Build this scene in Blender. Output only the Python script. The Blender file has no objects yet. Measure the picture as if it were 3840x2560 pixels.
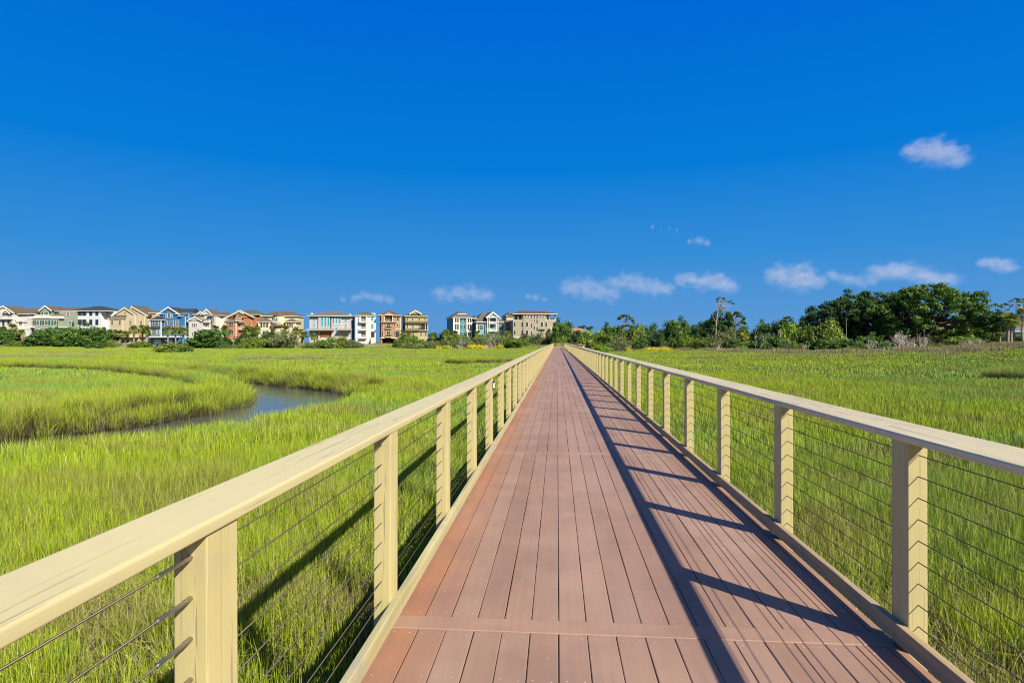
import bpy, math, random
import numpy as np
from mathutils import Vector, Matrix
R = math.radians
# ------------------------------------------------------------------ camera, world, sun, exposure
F = 2219.0 / 3840.0            # focal length in picture widths
YAW = 0.0762                   # the boardwalk runs along +Y; the camera looks a little to its left
HC = 1.497                     # eye height above the deck (deck top is z = 0)
scene = bpy.context.scene
col = scene.collection
cam = bpy.data.cameras.new("camera")
cam.sensor_width = 36.0
cam.lens = 36.0 * F
cam.clip_start = 0.05
cam.clip_end = 20000.0
cam_ob = bpy.data.objects.new("camera", cam)
cam_ob.location = (0, 0, HC)
cam_ob.rotation_euler = (R(90), 0, YAW)
col.objects.link(cam_ob)
scene.camera = cam_ob

SUN = Vector((0.931, -0.88, 1.0)).normalized()
SUN_EL = math.asin(SUN.z)
SUN_AZ = math.atan2(SUN.x, SUN.y)
world = bpy.data.worlds.new("World")
scene.world = world
world.use_nodes = True
wn, wl = world.node_tree.nodes, world.node_tree.links
wn.clear()
sky = wn.new("ShaderNodeTexSky")
sky.sky_type = 'NISHITA'
sky.sun_disc = False
sky.sun_elevation = SUN_EL
sky.sun_rotation = SUN_AZ
sky.air_density = 1.0
sky.dust_density = 1.0
sky.ozone_density = 2.0
# a dry, polarised sky: deep blue away from the sun (the part in view), the plain Nishita haze on the sun's side
geo = wn.new("ShaderNodeTexCoord")
sepd = wn.new("ShaderNodeSeparateXYZ"); wl.new(geo.outputs['Generated'], sepd.inputs[0])
deep = wn.new("ShaderNodeValToRGB"); wl.new(sepd.outputs[2], deep.inputs[0])
els = deep.color_ramp.elements
STOPS = [(0.0, (1.65, 4.05, 8.0)), (0.05, (1.15, 3.85, 8.3)), (0.14, (0.45, 3.35, 8.45)), (0.276, (0.02, 2.50, 8.45)), (0.5, (0.0, 1.70, 8.2)), (1.0, (0.0, 1.0, 7.0))]
while len(els) > 1: els.remove(els[-1])
for i, (p_, c_) in enumerate(STOPS):
    e_ = els[0] if i == 0 else els.new(p_)
    e_.position = p_; e_.color = (*[x / 10.0 for x in c_], 1)
dotn = wn.new("ShaderNodeVectorMath"); dotn.operation = 'DOT_PRODUCT'; wl.new(geo.outputs['Generated'], dotn.inputs[0])
dotn.inputs[1].default_value = SUN
fac = wn.new("ShaderNodeMapRange"); fac.interpolation_type = 'SMOOTHSTEP'; wl.new(dotn.outputs['Value'], fac.inputs['Value'])
fac.inputs['From Min'].default_value = 0.30; fac.inputs['From Max'].default_value = 0.75
deepm = wn.new("ShaderNodeVectorMath"); deepm.operation = 'SCALE'; wl.new(deep.outputs[0], deepm.inputs[0]); deepm.inputs['Scale'].default_value = 4.8
mixs = wn.new("ShaderNodeMix"); mixs.data_type = 'RGBA'; wl.new(fac.outputs[0], mixs.inputs[0])
nsk = wn.new("ShaderNodeVectorMath"); nsk.operation = 'SCALE'; wl.new(sky.outputs[0], nsk.inputs[0]); nsk.inputs['Scale'].default_value = 0.35
wl.new(deepm.outputs[0], mixs.inputs[6]); wl.new(nsk.outputs[0], mixs.inputs[7])
bg = wn.new("ShaderNodeBackground")
bg.inputs['Strength'].default_value = 0.10
wo = wn.new("ShaderNodeOutputWorld")
wl.new(mixs.outputs[2], bg.inputs['Color'])
wl.new(bg.outputs[0], wo.inputs['Surface'])

sun = bpy.data.lights.new("sun", 'SUN')
sun.energy = 4.7
sun.angle = R(0.5)
sun.color = (1.0, 0.93, 0.80)
sun_ob = bpy.data.objects.new("sun", sun)
sun_ob.rotation_euler = SUN.to_track_quat('Z', 'Y').to_euler()
sun_ob.location = (60, -60, 80)
col.objects.link(sun_ob)
scene.view_settings.view_transform = 'Standard'
scene.view_settings.look = 'None'
scene.view_settings.exposure = 0.75
scene.view_settings.gamma = 1.0
scene.cycles.volume_bounces = 0
scene.cycles.volume_step_rate = 0.5
scene.cycles.use_denoising = True
scene.cycles.denoising_input_passes = 'RGB_ALBEDO_NORMAL'
scene.cycles.denoising_prefilter = 'ACCURATE'
scene.cycles.pixel_filter_type = 'BLACKMAN_HARRIS'
scene.cycles.filter_width = 1.1
scene.cycles.sample_clamp_indirect = 4.0
scene.cycles.max_bounces = 6
scene.cycles.transparent_max_bounces = 8

# ------------------------------------------------------------------ helpers
CY, SY = math.cos(YAW), math.sin(YAW)
def W(r, d):
    """metres right of / in front of the camera -> world x, y"""
    return (r * CY - d * SY, r * SY + d * CY)
def at(px, d):
    """bearing given as a column of the 3840 px wide photograph, at forward distance d"""
    return W((px - 1920.0) / 2219.0 * d, d)
def sstep(a, b, x):
    t = np.clip((np.asarray(x, float) - a) / (b - a), 0, 1)
    return t * t * (3 - 2 * t)

def tag(o, label=None, cat=None, group=None, kind=None):
    if label: o['label'] = label
    if cat: o['category'] = cat
    if group: o['group'] = group
    if kind: o['kind'] = kind
    return o
def empty(name, loc, rz=0.0, label=None, cat=None, group=None, scale=None):
    o = bpy.data.objects.new(name, None)
    o.empty_display_size = 0.2
    col.objects.link(o)
    o.location = loc
    o.rotation_euler = (0, 0, rz)
    if scale: o.scale = scale
    return tag(o, label, cat, group)
def link_mesh(name, me, parent=None):
    o = bpy.data.objects.new(name, me)
    col.objects.link(o)
    if parent: o.parent = parent
    return o
def mesh_np(name, V, sizes, loops, mat=None, attrs=None, smooth=False):
    V = np.asarray(V, np.float32); sizes = np.asarray(sizes, np.int32); loops = np.asarray(loops, np.int32)
    me = bpy.data.meshes.new(name)
    me.vertices.add(len(V)); me.vertices.foreach_set("co", V.ravel())
    me.loops.add(len(loops)); me.loops.foreach_set("vertex_index", loops)
    me.polygons.add(len(sizes))
    st = np.zeros(len(sizes), np.int32); st[1:] = np.cumsum(sizes)[:-1]
    me.polygons.foreach_set("loop_start", st)
    if smooth: me.polygons.foreach_set("use_smooth", np.ones(len(sizes), bool))
    for k, a in (attrs or {}).items():
        at_ = me.attributes.new(k, 'FLOAT', 'POINT')
        at_.data.foreach_set("value", np.asarray(a, np.float32))
    if mat: me.materials.append(mat)
    me.update(calc_edges=True)
    return me

class MB:
    """collects simple shapes and links them as ONE mesh object"""
    def __init__(s): s.v = []; s.f = []; s.a = []
    def add(s, vs, fs, a=0.5):
        n = len(s.v); s.v += [tuple(p) for p in vs]; s.a += [a] * len(vs)
        s.f += [tuple(i + n for i in f) for f in fs]
    def box(s, x0, x1, y0, y1, z0, z1, a=0.5):
        s.add([(x0,y0,z0),(x1,y0,z0),(x1,y1,z0),(x0,y1,z0),(x0,y0,z1),(x1,y0,z1),(x1,y1,z1),(x0,y1,z1)],
              [(0,3,2,1),(4,5,6,7),(0,1,5,4),(1,2,6,5),(2,3,7,6),(3,0,4,7)], a)
    def extr(s, prof, y0, y1, a=0.5):
        """profile in x,z (counter-clockwise seen from -y), swept along y"""
        n = len(prof)
        s.add([(x, y0, z) for x, z in prof] + [(x, y1, z) for x, z in prof],
              [tuple(range(n)), tuple(range(2*n-1, n-1, -1))] + [((i+1) % n, i, i+n, (i+1) % n + n) for i in range(n)], a)
    def tube(s, pts, rads, n=6, a=0.5, cap=True):
        pts = [Vector(p) for p in pts]; base = len(s.v)
        if not hasattr(rads, '__len__'): rads = [rads] * len(pts)
        for i, p in enumerate(pts):
            t = (pts[min(i+1, len(pts)-1)] - pts[max(i-1, 0)]).normalized()
            u = t.cross(Vector((0.13, 0.31, 0.94)) if abs(t.z) < 0.9 else Vector((1, 0.1, 0))).normalized()
            w = t.cross(u)
            for k in range(n):
                q = 2 * math.pi * k / n
                s.v.append(tuple(p + (u * math.cos(q) + w * math.sin(q)) * rads[i])); s.a.append(a)
        for i in range(len(pts) - 1):
            for k in range(n):
                k2 = (k + 1) % n
                s.f.append((base+i*n+k, base+i*n+k2, base+(i+1)*n+k2, base+(i+1)*n+k))
        if cap:
            s.f.append(tuple(base + k for k in range(n))[::-1])
            s.f.append(tuple(base + (len(pts)-1)*n + k for k in range(n)))
    def mesh(s, name, mat, smooth=False):
        me = bpy.data.meshes.new(name)
        me.from_pydata(s.v, [], s.f)
        if mat: me.materials.append(mat)
        t = me.attributes.new("tint", 'FLOAT', 'POINT'); t.data.foreach_set("value", s.a)
        if smooth:
            me.polygons.foreach_set("use_smooth", [True] * len(s.f))
        me.update()
        return me
    def build(s, name, mat, parent=None, smooth=False, bevel=0.0, seg=2):
        o = link_mesh(name, s.mesh(name, mat, smooth), parent)
        if bevel:
            m = o.modifiers.new("bevel", 'BEVEL'); m.width = bevel; m.segments = seg; m.limit_method = 'ANGLE'
            m.angle_limit = R(40)
        return o

# ------------------------------------------------------------------ materials
def new_mat(name):
    m = bpy.data.materials.new(name); m.use_nodes = True
    n = m.node_tree.nodes; n.clear()
    out = n.new("ShaderNodeOutputMaterial")
    return m, n, m.node_tree.links, out
class G:
    """little node-graph writer"""
    def __init__(s, name):
        s.m, s.n, s.l, s.out = new_mat(name)
    def _set(s, sock, v):
        if v is None: return
        if isinstance(v, bpy.types.NodeSocket): s.l.new(v, sock)
        elif isinstance(v, tuple) and len(v) == 3 and sock.type == 'RGBA': sock.default_value = (*v, 1)
        else: sock.default_value = v
    def pos(s): return s.n.new("ShaderNodeNewGeometry").outputs['Position']
    def obj(s): return s.n.new("ShaderNodeTexCoord").outputs['Object']
    def attr(s, name): a = s.n.new("ShaderNodeAttribute"); a.attribute_name = name; return a.outputs['Fac']
    def rand(s): return s.n.new("ShaderNodeObjectInfo").outputs['Random']
    def map(s, v, scale, loc=(0, 0, 0), rot=(0, 0, 0)):
        q = s.n.new("ShaderNodeMapping"); s.l.new(v, q.inputs['Vector']); q.inputs['Scale'].default_value = scale
        q.inputs['Location'].default_value = loc; q.inputs['Rotation'].default_value = rot; return q.outputs[0]
    def noise(s, v, scale=1.0, detail=3.0, rough=0.55, dist=0.0, col=False):
        q = s.n.new("ShaderNodeTexNoise"); s.l.new(v, q.inputs['Vector']); q.inputs['Scale'].default_value = scale
        q.inputs['Detail'].default_value = detail; q.inputs['Roughness'].default_value = rough
        q.inputs['Distortion'].default_value = dist
        return q.outputs['Color' if col else 'Fac']
    def ramp(s, f, stops, interp='LINEAR'):
        q = s.n.new("ShaderNodeValToRGB"); s.l.new(f, q.inputs[0]); e = q.color_ramp.elements
        q.color_ramp.interpolation = interp
        while len(e) > 1: e.remove(e[-1])
        for i, (p, c) in enumerate(stops):
            el = e[0] if i == 0 else e.new(p)
            el.position = p; c = (c, c, c) if not hasattr(c, '__len__') else c; el.color = (*c, 1)
        return q.outputs[0]
    def mix(s, f, a, b, mode='MIX'):
        q = s.n.new("ShaderNodeMix"); q.data_type = 'RGBA'; q.blend_type = mode
        s._set(q.inputs[0], f); s._set(q.inputs[6], a); s._set(q.inputs[7], b); return q.outputs[2]
    def math(s, op, a, b=None, clamp=False):
        q = s.n.new("ShaderNodeMath"); q.operation = op; q.use_clamp = clamp
        s._set(q.inputs[0], a); s._set(q.inputs[1], b); return q.outputs[0]
    def sep(s, v): q = s.n.new("ShaderNodeSeparateXYZ"); s.l.new(v, q.inputs[0]); return q.outputs
    def bump(s, h, strength=0.3, dist=0.01):
        q = s.n.new("ShaderNodeBump"); s.l.new(h, q.inputs['Height']); q.inputs['Strength'].default_value = strength
        q.inputs['Distance'].default_value = dist; return q.outputs[0]
    def bsdf(s, color, rough=0.7, spec=0.3, metal=0.0, normal=None):
        q = s.n.new("ShaderNodeBsdfPrincipled"); s._set(q.inputs['Base Color'], color); s._set(q.inputs['Roughness'], rough)
        q.inputs['Specular IOR Level'].default_value = spec; s._set(q.inputs['Metallic'], metal)
        if normal is not None: s.l.new(normal, q.inputs['Normal'])
        return q.outputs[0]
    def done(s, sh): s.l.new(sh, s.out.inputs['Surface']); return s.m

def plain(name, c, rough=0.75, var=0.10, scale=0.6, spec=0.25, metal=0.0):
    g = G(name); n = g.noise(g.obj(), scale, 4)
    lo = tuple(x * (1 - var) for x in c); hi = tuple(min(1, x * (1 + var)) for x in c)
    return g.done(g.bsdf(g.ramp(n, [(0.3, lo), (0.7, hi)]), rough, spec, metal))

def painted_wood(name, base, dark, axis, crack=0.5, grain=0.06, rough=0.55, crack_col=(0.14, 0.11, 0.07)):
    g = G(name); v = g.obj()
    sc = [70.0, 70.0, 70.0]; sc[axis] = 1.3
    sc2 = [16.0, 16.0, 16.0]; sc2[axis] = 0.5
    n1 = g.noise(g.map(v, tuple(sc)), 1.0, 4, 0.6, 0.4)
    n2 = g.noise(g.map(v, tuple(sc2)), 1.0, 3, 0.6, 0.8)
    n3 = g.noise(v, 1.3, 4)
    n4 = g.noise(g.map(v, tuple(x * 0.13 for x in sc)), 1.0, 2)
    c = g.mix(g.ramp(n3, [(0.25, 0.0), (0.75, 1.0)]), base, dark)
    c = g.mix(g.ramp(n2, [(0.35, grain * 4), (0.6, 0.0)]), c, tuple(x * 0.62 for x in base))
    hair = g.math('MULTIPLY', g.ramp(n1, [(0.365, 1.0), (0.40, 0.0)]), g.ramp(n4, [(0.40, 1.0), (0.56, 0.0)]))
    hair = g.math('MULTIPLY', hair, crack)
    c = g.mix(hair, c, crack_col)
    n5 = g.noise(v, 5.0, 5, 0.7)
    c = g.mix(g.ramp(n5, [(0.50, 0.0), (0.72, grain * 3 + 0.12)]), c, tuple(0.55 * x + 0.04 for x in (base[1], base[1], base[1] * .85)))
    c = g.mix(g.ramp(g.rand(), [(0.0, 0.0), (1.0, 0.14)]), c, tuple(x * 0.7 for x in base))
    h = g.math('SUBTRACT', g.math('MULTIPLY', n2, 0.5), g.math('MULTIPLY', hair, 1.2))
    return g.done(g.bsdf(c, rough, 0.35, normal=g.bump(h, 0.35, 0.006)))
# ------------------------------------------------------------------ terrain
SHORE_U = np.array([-3.0, -0.865, -0.36, -0.20, -0.125, 0.0, 0.09, 0.17, 0.31, 0.385, 0.53, 0.68, 0.865, 3.0])
SHORE_D = np.array([200., 207., 222., 196., 222., 205., 178., 152., 123., 103., 87., 76., 78., 80.])
UP_Z = np.array([0.30, 0.30, 0.35, 0.45, 0.45, 0.2, 0.0, -0.3, -0.4, -0.4, -0.3, 0.30, 1.10, 1.10])
RAMP = np.array([9, 9, 9, 9, 9, 9, 14, 20, 24, 24, 24, 20, 17, 17.])
GZ = -1.18                     # marsh floor
WATER_Z = -1.46
CREEK = np.array([(-40, 2.5, 2.0), (-23, 8.6, 2.0), (-13.5, 14.9, 2.5), (-11.8, 17.1, 2.6), (-10.6, 19.9, 2.7), (-9.7, 23.2, 2.8),
                  (-9.8, 27.6, 2.9), (-11.4, 32.0, 2.8), (-15.8, 36.6, 2.5), (-20.8, 41.6, 2.1), (-27, 47, 1.5), (-35, 53, 1.3),
                  (-44, 57, 1.5), (-58, 60, 1.2)], float)
CREEK2 = np.array([(33.5, 38.5, 0.7), (36, 39.5, 1.6), (39, 40, 2.1), (46, 40.5, 2.4), (60, 39, 2.4)], float)
DITCH = np.array([(-5.2, 66, 0.7), (-2.6, 68, 1.0), (1.5, 69, 0.8)], float)
def creek_dist(X, Y, C):
    """signed distance to the channel edge (negative inside)"""
    P = np.array([(*W(r, d), w) for r, d, w in C])
    X = np.asarray(X, float); Y = np.asarray(Y, float)
    best = np.full(X.shape, 1e9)
    for a, b in zip(P[:-1], P[1:]):
        ex, ey = b[0] - a[0], b[1] - a[1]
        t = np.clip(((X - a[0]) * ex + (Y - a[1]) * ey) / (ex * ex + ey * ey), 0, 1)
        w = a[2] + (b[2] - a[2]) * t
        best = np.minimum(best, np.hypot(X - a[0] - ex * t, Y - a[1] - ey * t) - w)
    return best
def wob(X, Y):
    return (np.sin(X * 1.31 + 0.7 * Y) + np.sin(1.9 * Y - 0.6 * X + 1.3) + 0.6 * np.sin(3.3 * X + 2.1 * Y)) / 2.6
def chan(X, Y):
    return np.minimum(np.minimum(creek_dist(X, Y, CREEK), creek_dist(X, Y, CREEK2)), creek_dist(X, Y, DITCH)) + 0.22 * wob(X, Y)
def cam_rd(X, Y):
    return X * CY + Y * SY, -X * SY + Y * CY
def shore_s(X, Y):
    r, d = cam_rd(np.asarray(X, float), np.asarray(Y, float))
    u = np.where(d > 1, r / np.maximum(d, 1), np.sign(r) * 3)
    return d - np.interp(u, SHORE_U, SHORE_D), np.interp(u, SHORE_U, UP_Z), np.interp(u, SHORE_U, RAMP)
def ground_z(X, Y):
    X = np.asarray(X, float); Y = np.asarray(Y, float)
    s, up, rw = shore_s(X, Y)
    z = GZ + 0.05 * wob(X * 0.6, Y * 0.6)
    z = z + (up - GZ) * sstep(-2.0, 1.0, s / rw)
    c = chan(X, Y)
    return np.where(c < 1.5, z - 0.85 * sstep(0.75, -1.1, c), z)
def gz(x, y): return float(ground_z(np.array([x]), np.array([y]))[0])

def axis(parts):
    out = []
    for a, b, st in parts: out += list(np.arange(a, b, st))
    return np.array(out + [parts[-1][1]])
ax = axis([(-3000, -320, 240), (-320, -64, 6), (-64, 16, 0.55), (16, 64, 1.2), (64, 320, 6), (320, 3000, 240)])
ay = axis([(-600, -20, 60), (-20, 3, 3), (3, 72, 0.55), (72, 110, 2), (110, 330, 5), (330, 3500, 260)])
GX, GY = np.meshgrid(ax, ay)
GZv = ground_z(GX, GY)
nx, ny = len(ax), len(ay)
idx = np.arange(nx * ny).reshape(ny, nx)
quads = np.stack([idx[:-1, :-1], idx[:-1, 1:], idx[1:, 1:], idx[1:, :-1]], -1).reshape(-1, 4)
upland = sstep(2.0, 9.0, shore_s(GX, GY)[0])
def ground_mat():
    g = G("marsh_mud_and_lawn"); p = g.pos()
    mud = g.ramp(g.noise(p, 2.2, 6, 0.65), [(0.3, (0.018, 0.014, 0.011)), (0.62, (0.060, 0.046, 0.032)), (0.8, (0.10, 0.085, 0.055))])
    lawn = g.ramp(g.noise(p, 0.35, 6, 0.65), [(0.30, (0.06, 0.085, 0.02)), (0.5, (0.13, 0.13, 0.04)), (0.66, (0.22, 0.16, 0.085))])
    th = g.ramp(g.noise(p, 1.1, 5, 0.65), [(0.3, (0.030, 0.036, 0.010)), (0.7, (0.085, 0.085, 0.026))])
    c = g.mix(g.attr("bank"), th, mud)
    c = g.mix(g.attr("upland"), c, lawn)
    return g.done(g.bsdf(c, 0.8, 0.3, normal=g.bump(g.noise(p, 9.0, 5), 0.6, 0.05)))
gm = mesh_np("ground", np.stack([GX, GY, GZv], -1).reshape(-1, 3), np.full(len(quads), 4), quads.ravel(), ground_mat(),
             {"upland": upland.ravel(), "bank": sstep(1.6, 0.5, chan(GX, GY)).ravel()}, True)
tag(link_mesh("ground", gm), kind='structure')

def water_mat():
    g = G("creek_water"); p = g.pos()
    h = g.math('ADD', g.noise(g.map(p, (5.0, 1.7, 1.0)), 1.0, 4, 0.6), g.math('MULTIPLY', g.noise(g.map(p, (1.1, 0.5, 1.0)), 1.0, 2), 0.8))
    return g.done(g.bsdf((0.095, 0.098, 0.090), 0.09, 0.55, normal=g.bump(h, 0.30, 0.05)))
WM = water_mat()
def water(name, C, pad, label):
    P = [W(r, d) for r, d, w in C]; wd = [w + pad for _, _, w in C]
    v = []; n = len(P)
    for i in range(n):
        a, b = P[max(i-1, 0)], P[min(i+1, n-1)]
        t = Vector((b[0]-a[0], b[1]-a[1])).normalized(); q = Vector((-t.y, t.x))
        for k in (-1, 1): v.append((P[i][0] + k*q.x*wd[i], P[i][1] + k*q.y*wd[i], WATER_Z))
    f = [(2*i, 2*i+2, 2*i+3, 2*i+1)[::-1] for i in range(n-1)]
    me = bpy.data.meshes.new(name); me.from_pydata(v, [], f); me.materials.append(WM); me.update()
    o = link_mesh(name, me); tag(o, kind='structure'); return o
# the two creeks (one sheet each; they only show where the floor is carved below the tide level)
wv = [(*W(-70, -4), WATER_Z), (*W(-2.5, 2), WATER_Z), (*W(-2.5, 66), WATER_Z), (*W(-70, 70), WATER_Z)]
me = bpy.data.meshes.new("creek_water"); me.from_pydata(wv, [], [(0, 1, 2, 3)]); me.materials.append(WM); me.update()
tag(link_mesh("creek_water", me), kind='structure')
water("creek_water", CREEK2, 1.0, None)

# ------------------------------------------------------------------ marsh grass (uncountable: one object, instanced clumps)
rng = np.random.default_rng(7)
def blade_mesh(name, n, size, h0, h1, w0, w1, mat, straw=0.12, lean=0.28, droop=0.35, seedheads=0.0):
    x = rng.uniform(-size/2, size/2, n); y = rng.uniform(-size/2, size/2, n)
    h = rng.uniform(h0, h1, n); w = rng.uniform(w0, w1, n); a = rng.uniform(0, 2*np.pi, n)
    la = rng.uniform(0, 2*np.pi, n); lm = np.abs(rng.normal(0, lean, n))
    isst = rng.random(n) < straw
    lm = np.where(isst, lm + rng.uniform(0.1, 0.9, n), lm); h = np.where(isst, h * rng.uniform(0.45, 0.9, n), h)
    dx, dy = np.cos(la) * lm, np.sin(la) * lm
    wx, wy = np.cos(a) * w / 2, np.sin(a) * w / 2
    z0 = np.full(n, -0.06)
    mz = h * 0.55; mx = x + dx * h * 0.40; my = y + dy * h * 0.40
    tx = x + dx * h * (1 + droop); ty = y + dy * h * (1 + droop); tz = h * np.where(lm > 0.55, 0.80, 1.0)
    V = np.stack([np.stack([x-wx, y-wy, z0], -1), np.stack([x+wx, y+wy, z0], -1),
                  np.stack([mx+wx*.85, my+wy*.85, mz], -1), np.stack([mx-wx*.85, my-wy*.85, mz], -1),
                  np.stack([tx, ty, tz], -1)], 1).reshape(-1, 3)
    b = np.arange(n)[:, None] * 5
    loops = np.concatenate([b + np.array([0, 1, 2, 3]), b + np.array([3, 2, 4])], 1).ravel()
    sizes = np.tile([4, 3], n)
    t = np.where(isst, rng.uniform(0.86, 1.0, n), rng.uniform(0.0, 0.72, n))
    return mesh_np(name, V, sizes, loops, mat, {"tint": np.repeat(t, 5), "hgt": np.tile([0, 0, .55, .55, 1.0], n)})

def grass_mat(name, kind):
    g = G(name); p = g.pos(); t = g.attr("tint"); h = g.attr("hgt")
    if kind in ('green', 'bank'):
        big = g.noise(g.map(p, (0.045, 0.085, 0.0), rot=(0, 0, -YAW)), 1.0, 3, 0.6)
        med = g.noise(g.map(p, (0.22, 0.5, 0.0), loc=(5, 3, 0)), 1.0, 4, 0.65)
        yel = g.ramp(t, [(0.0, (0.105, 0.195, 0.010)), (0.40, (0.345, 0.470, 0.022)), (0.74, (0.545, 0.620, 0.045)), (0.80, (0.46, 0.40, 0.14)), (1.0, (0.58, 0.49, 0.24))])
        blu = g.ramp(t, [(0.0, (0.070, 0.170, 0.024)), (0.40, (0.230, 0.415, 0.062)), (0.74, (0.400, 0.540, 0.110)), (0.80, (0.42, 0.37, 0.15)), (1.0, (0.52, 0.45, 0.24))])
        brn = g.ramp(t, [(0.0, (0.160, 0.175, 0.030)), (0.74, (0.470, 0.440, 0.115)), (1.0, (0.56, 0.47, 0.25))])
        c = g.mix(g.ramp(big, [(0.47, 0.0), (0.58, 0.9)]), yel, blu)
        c = g.mix(g.ramp(med, [(0.49, 0.0), (0.63, 0.85)]), c, brn)
    else:
        c = g.ramp(t, [(0.0, (0.20, 0.205, 0.075)), (0.5, (0.34, 0.29, 0.14)), (1.0, (0.50, 0.42, 0.25))])
    thatch_shade = (0.085, 0.075, 0.028) if kind != 'bank' else (0.075, 0.058, 0.038)
    c = g.mix(g.ramp(h, [(0.0, 0.9), (0.42, 0.40), (0.80, 0.0)] if kind != 'bank' else [(0.0, 1.0), (0.50, 0.85), (0.8, 0.0)]), c, thatch_shade)  # dead brown thatch at blade foot, darkened to paint the shade in the gaps
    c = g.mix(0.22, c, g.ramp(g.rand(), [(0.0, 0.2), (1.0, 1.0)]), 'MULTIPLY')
    d = g.bsdf(c, 0.55, 0.25)
    tr = g.n.new("ShaderNodeBsdfTranslucent"); g._set(tr.inputs['Color'], c)
    mx = g.n.new("ShaderNodeMixShader"); mx.inputs[0].default_value = 0.13
    g.l.new(d, mx.inputs[1]); g.l.new(tr.outputs[0], mx.inputs[2])
    return g.done(mx.outputs[0])
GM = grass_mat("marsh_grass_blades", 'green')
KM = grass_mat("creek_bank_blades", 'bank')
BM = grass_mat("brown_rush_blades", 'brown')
protos = []
def proto(*a, **k):
    protos.append(bpy.data.objects.new(a[0], blade_mesh(*a, **k))); return len(protos) - 1
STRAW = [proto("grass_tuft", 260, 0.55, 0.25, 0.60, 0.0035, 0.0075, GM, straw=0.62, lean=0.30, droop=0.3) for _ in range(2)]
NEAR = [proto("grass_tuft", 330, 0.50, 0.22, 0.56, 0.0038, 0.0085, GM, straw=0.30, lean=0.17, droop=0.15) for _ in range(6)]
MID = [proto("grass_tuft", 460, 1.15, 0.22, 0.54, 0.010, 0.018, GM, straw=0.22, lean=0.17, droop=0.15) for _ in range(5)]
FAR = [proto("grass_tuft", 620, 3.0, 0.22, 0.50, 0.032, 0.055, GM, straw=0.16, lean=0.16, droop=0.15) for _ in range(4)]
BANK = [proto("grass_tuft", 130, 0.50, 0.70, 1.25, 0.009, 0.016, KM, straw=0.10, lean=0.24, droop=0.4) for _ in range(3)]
RUSH = [proto("rush_tuft", 420, 2.4, 0.55, 0.95, 0.035, 0.055, BM, straw=0.3) for _ in range(3)]
LOWB = [proto("rush_tuft", 240, 1.6, 0.15, 0.38, 0.03, 0.05, BM, straw=0.4) for _ in range(2)]

def instancer(name, pts, rot, scl, idx, obs):
    me = bpy.data.meshes.new(name)
    me.vertices.add(len(pts)); me.vertices.foreach_set("co", np.asarray(pts, np.float32).ravel())
    for k, dt, v in (("rot", 'FLOAT_VECTOR', rot), ("scl", 'FLOAT_VECTOR', scl)):
        a = me.attributes.new(k, dt, 'POINT'); a.data.foreach_set("vector", np.asarray(v, np.float32).ravel())
    a = me.attributes.new("pick", 'INT', 'POINT'); a.data.foreach_set("value", np.asarray(idx, np.int32))
    o = link_mesh(name, me)
    ng = bpy.data.node_groups.new(name, 'GeometryNodeTree')
    ng.interface.new_socket("Geometry", in_out='INPUT', socket_type='NodeSocketGeometry')
    ng.interface.new_socket("Geometry", in_out='OUTPUT', socket_type='NodeSocketGeometry')
    n, l = ng.nodes, ng.links
    gi, go = n.new("NodeGroupInput"), n.new("NodeGroupOutput")
    iop = n.new("GeometryNodeInstanceOnPoints")
    jn = n.new("GeometryNodeJoinGeometry")
    for ob in reversed(obs):
        oi = n.new("GeometryNodeObjectInfo"); oi.inputs['Object'].default_value = ob; oi.inputs['As Instance'].default_value = True
        l.new(oi.outputs['Geometry'], jn.inputs[0])
    def na(nm, dt):
        q = n.new("GeometryNodeInputNamedAttribute"); q.data_type = dt; q.inputs['Name'].default_value = nm; return q.outputs['Attribute']
    iop.inputs['Pick Instance'].default_value = True
    l.new(gi.outputs[0], iop.inputs['Points']); l.new(jn.outputs[0], iop.inputs['Instance'])
    l.new(na("pick", 'INT'), iop.inputs['Instance Index'])
    l.new(na("rot", 'FLOAT_VECTOR'), iop.inputs['Rotation']); l.new(na("scl", 'FLOAT_VECTOR'), iop.inputs['Scale'])
    l.new(iop.outputs[0], go.inputs[0])
    m = o.modifiers.new("clumps", 'NODES'); m.node_group = ng
    return o

def jgrid(x0, x1, y0, y1, st):
    gx, gy = np.meshgrid(np.arange(x0, x1, st), np.arange(y0, y1, st))
    gx = gx.ravel() + rng.uniform(-.45, .45, gx.size) * st; gy = gy.ravel() + rng.uniform(-.45, .45, gy.size) * st
    return gx, gy
def vis(X, Y, pad):
    r, d = cam_rd(X, Y)
    return (d > -2.5) & (np.abs(r) < 1.15 * np.maximum(d, 0) + pad)
PX, PY, PK, PS = [], [], [], []
def put(X, Y, kinds, sc):
    PX.append(X); PY.append(Y); PK.append(rng.choice(kinds, len(X))); PS.append(sc)
def hfield(X, Y):
    return 1.0 + 0.16 * np.sin(X * 0.33 + 1.7 * np.sin(Y * 0.21)) * np.cos(Y * 0.27 + 0.5) + 0.10 * wob(X * 1.7, Y * 1.7)
def underdeck(X, Y):
    return ((X > -0.95) & (X < 1.76) & (Y < 150)) | ((X > 1.6) & (X < 3.8) & (Y > 83) & (Y < 89))
DR1, DR2 = 14.0, 46.0
X, Y = jgrid(-30, 30, -4, 34, 0.36)
c = chan(X, Y); d = np.hypot(X, Y)
k = vis(X, Y, 2.5) & (d < DR1) & (c > -0.1) & ~underdeck(X, Y)
put(X[k], Y[k], NEAR + STRAW, hfield(X[k], Y[k]) * rng.uniform(.85, 1.12, k.sum()))
X, Y = jgrid(-64, 64, 0, 60, 0.72)
c = chan(X, Y); d = np.hypot(X, Y)
k = vis(X, Y, 3) & (d >= DR1 - .4) & (d < DR2) & (c > 0.15) & ~underdeck(X, Y)
put(X[k], Y[k], MID, hfield(X[k], Y[k]) * rng.uniform(.85, 1.12, k.sum()))
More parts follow.
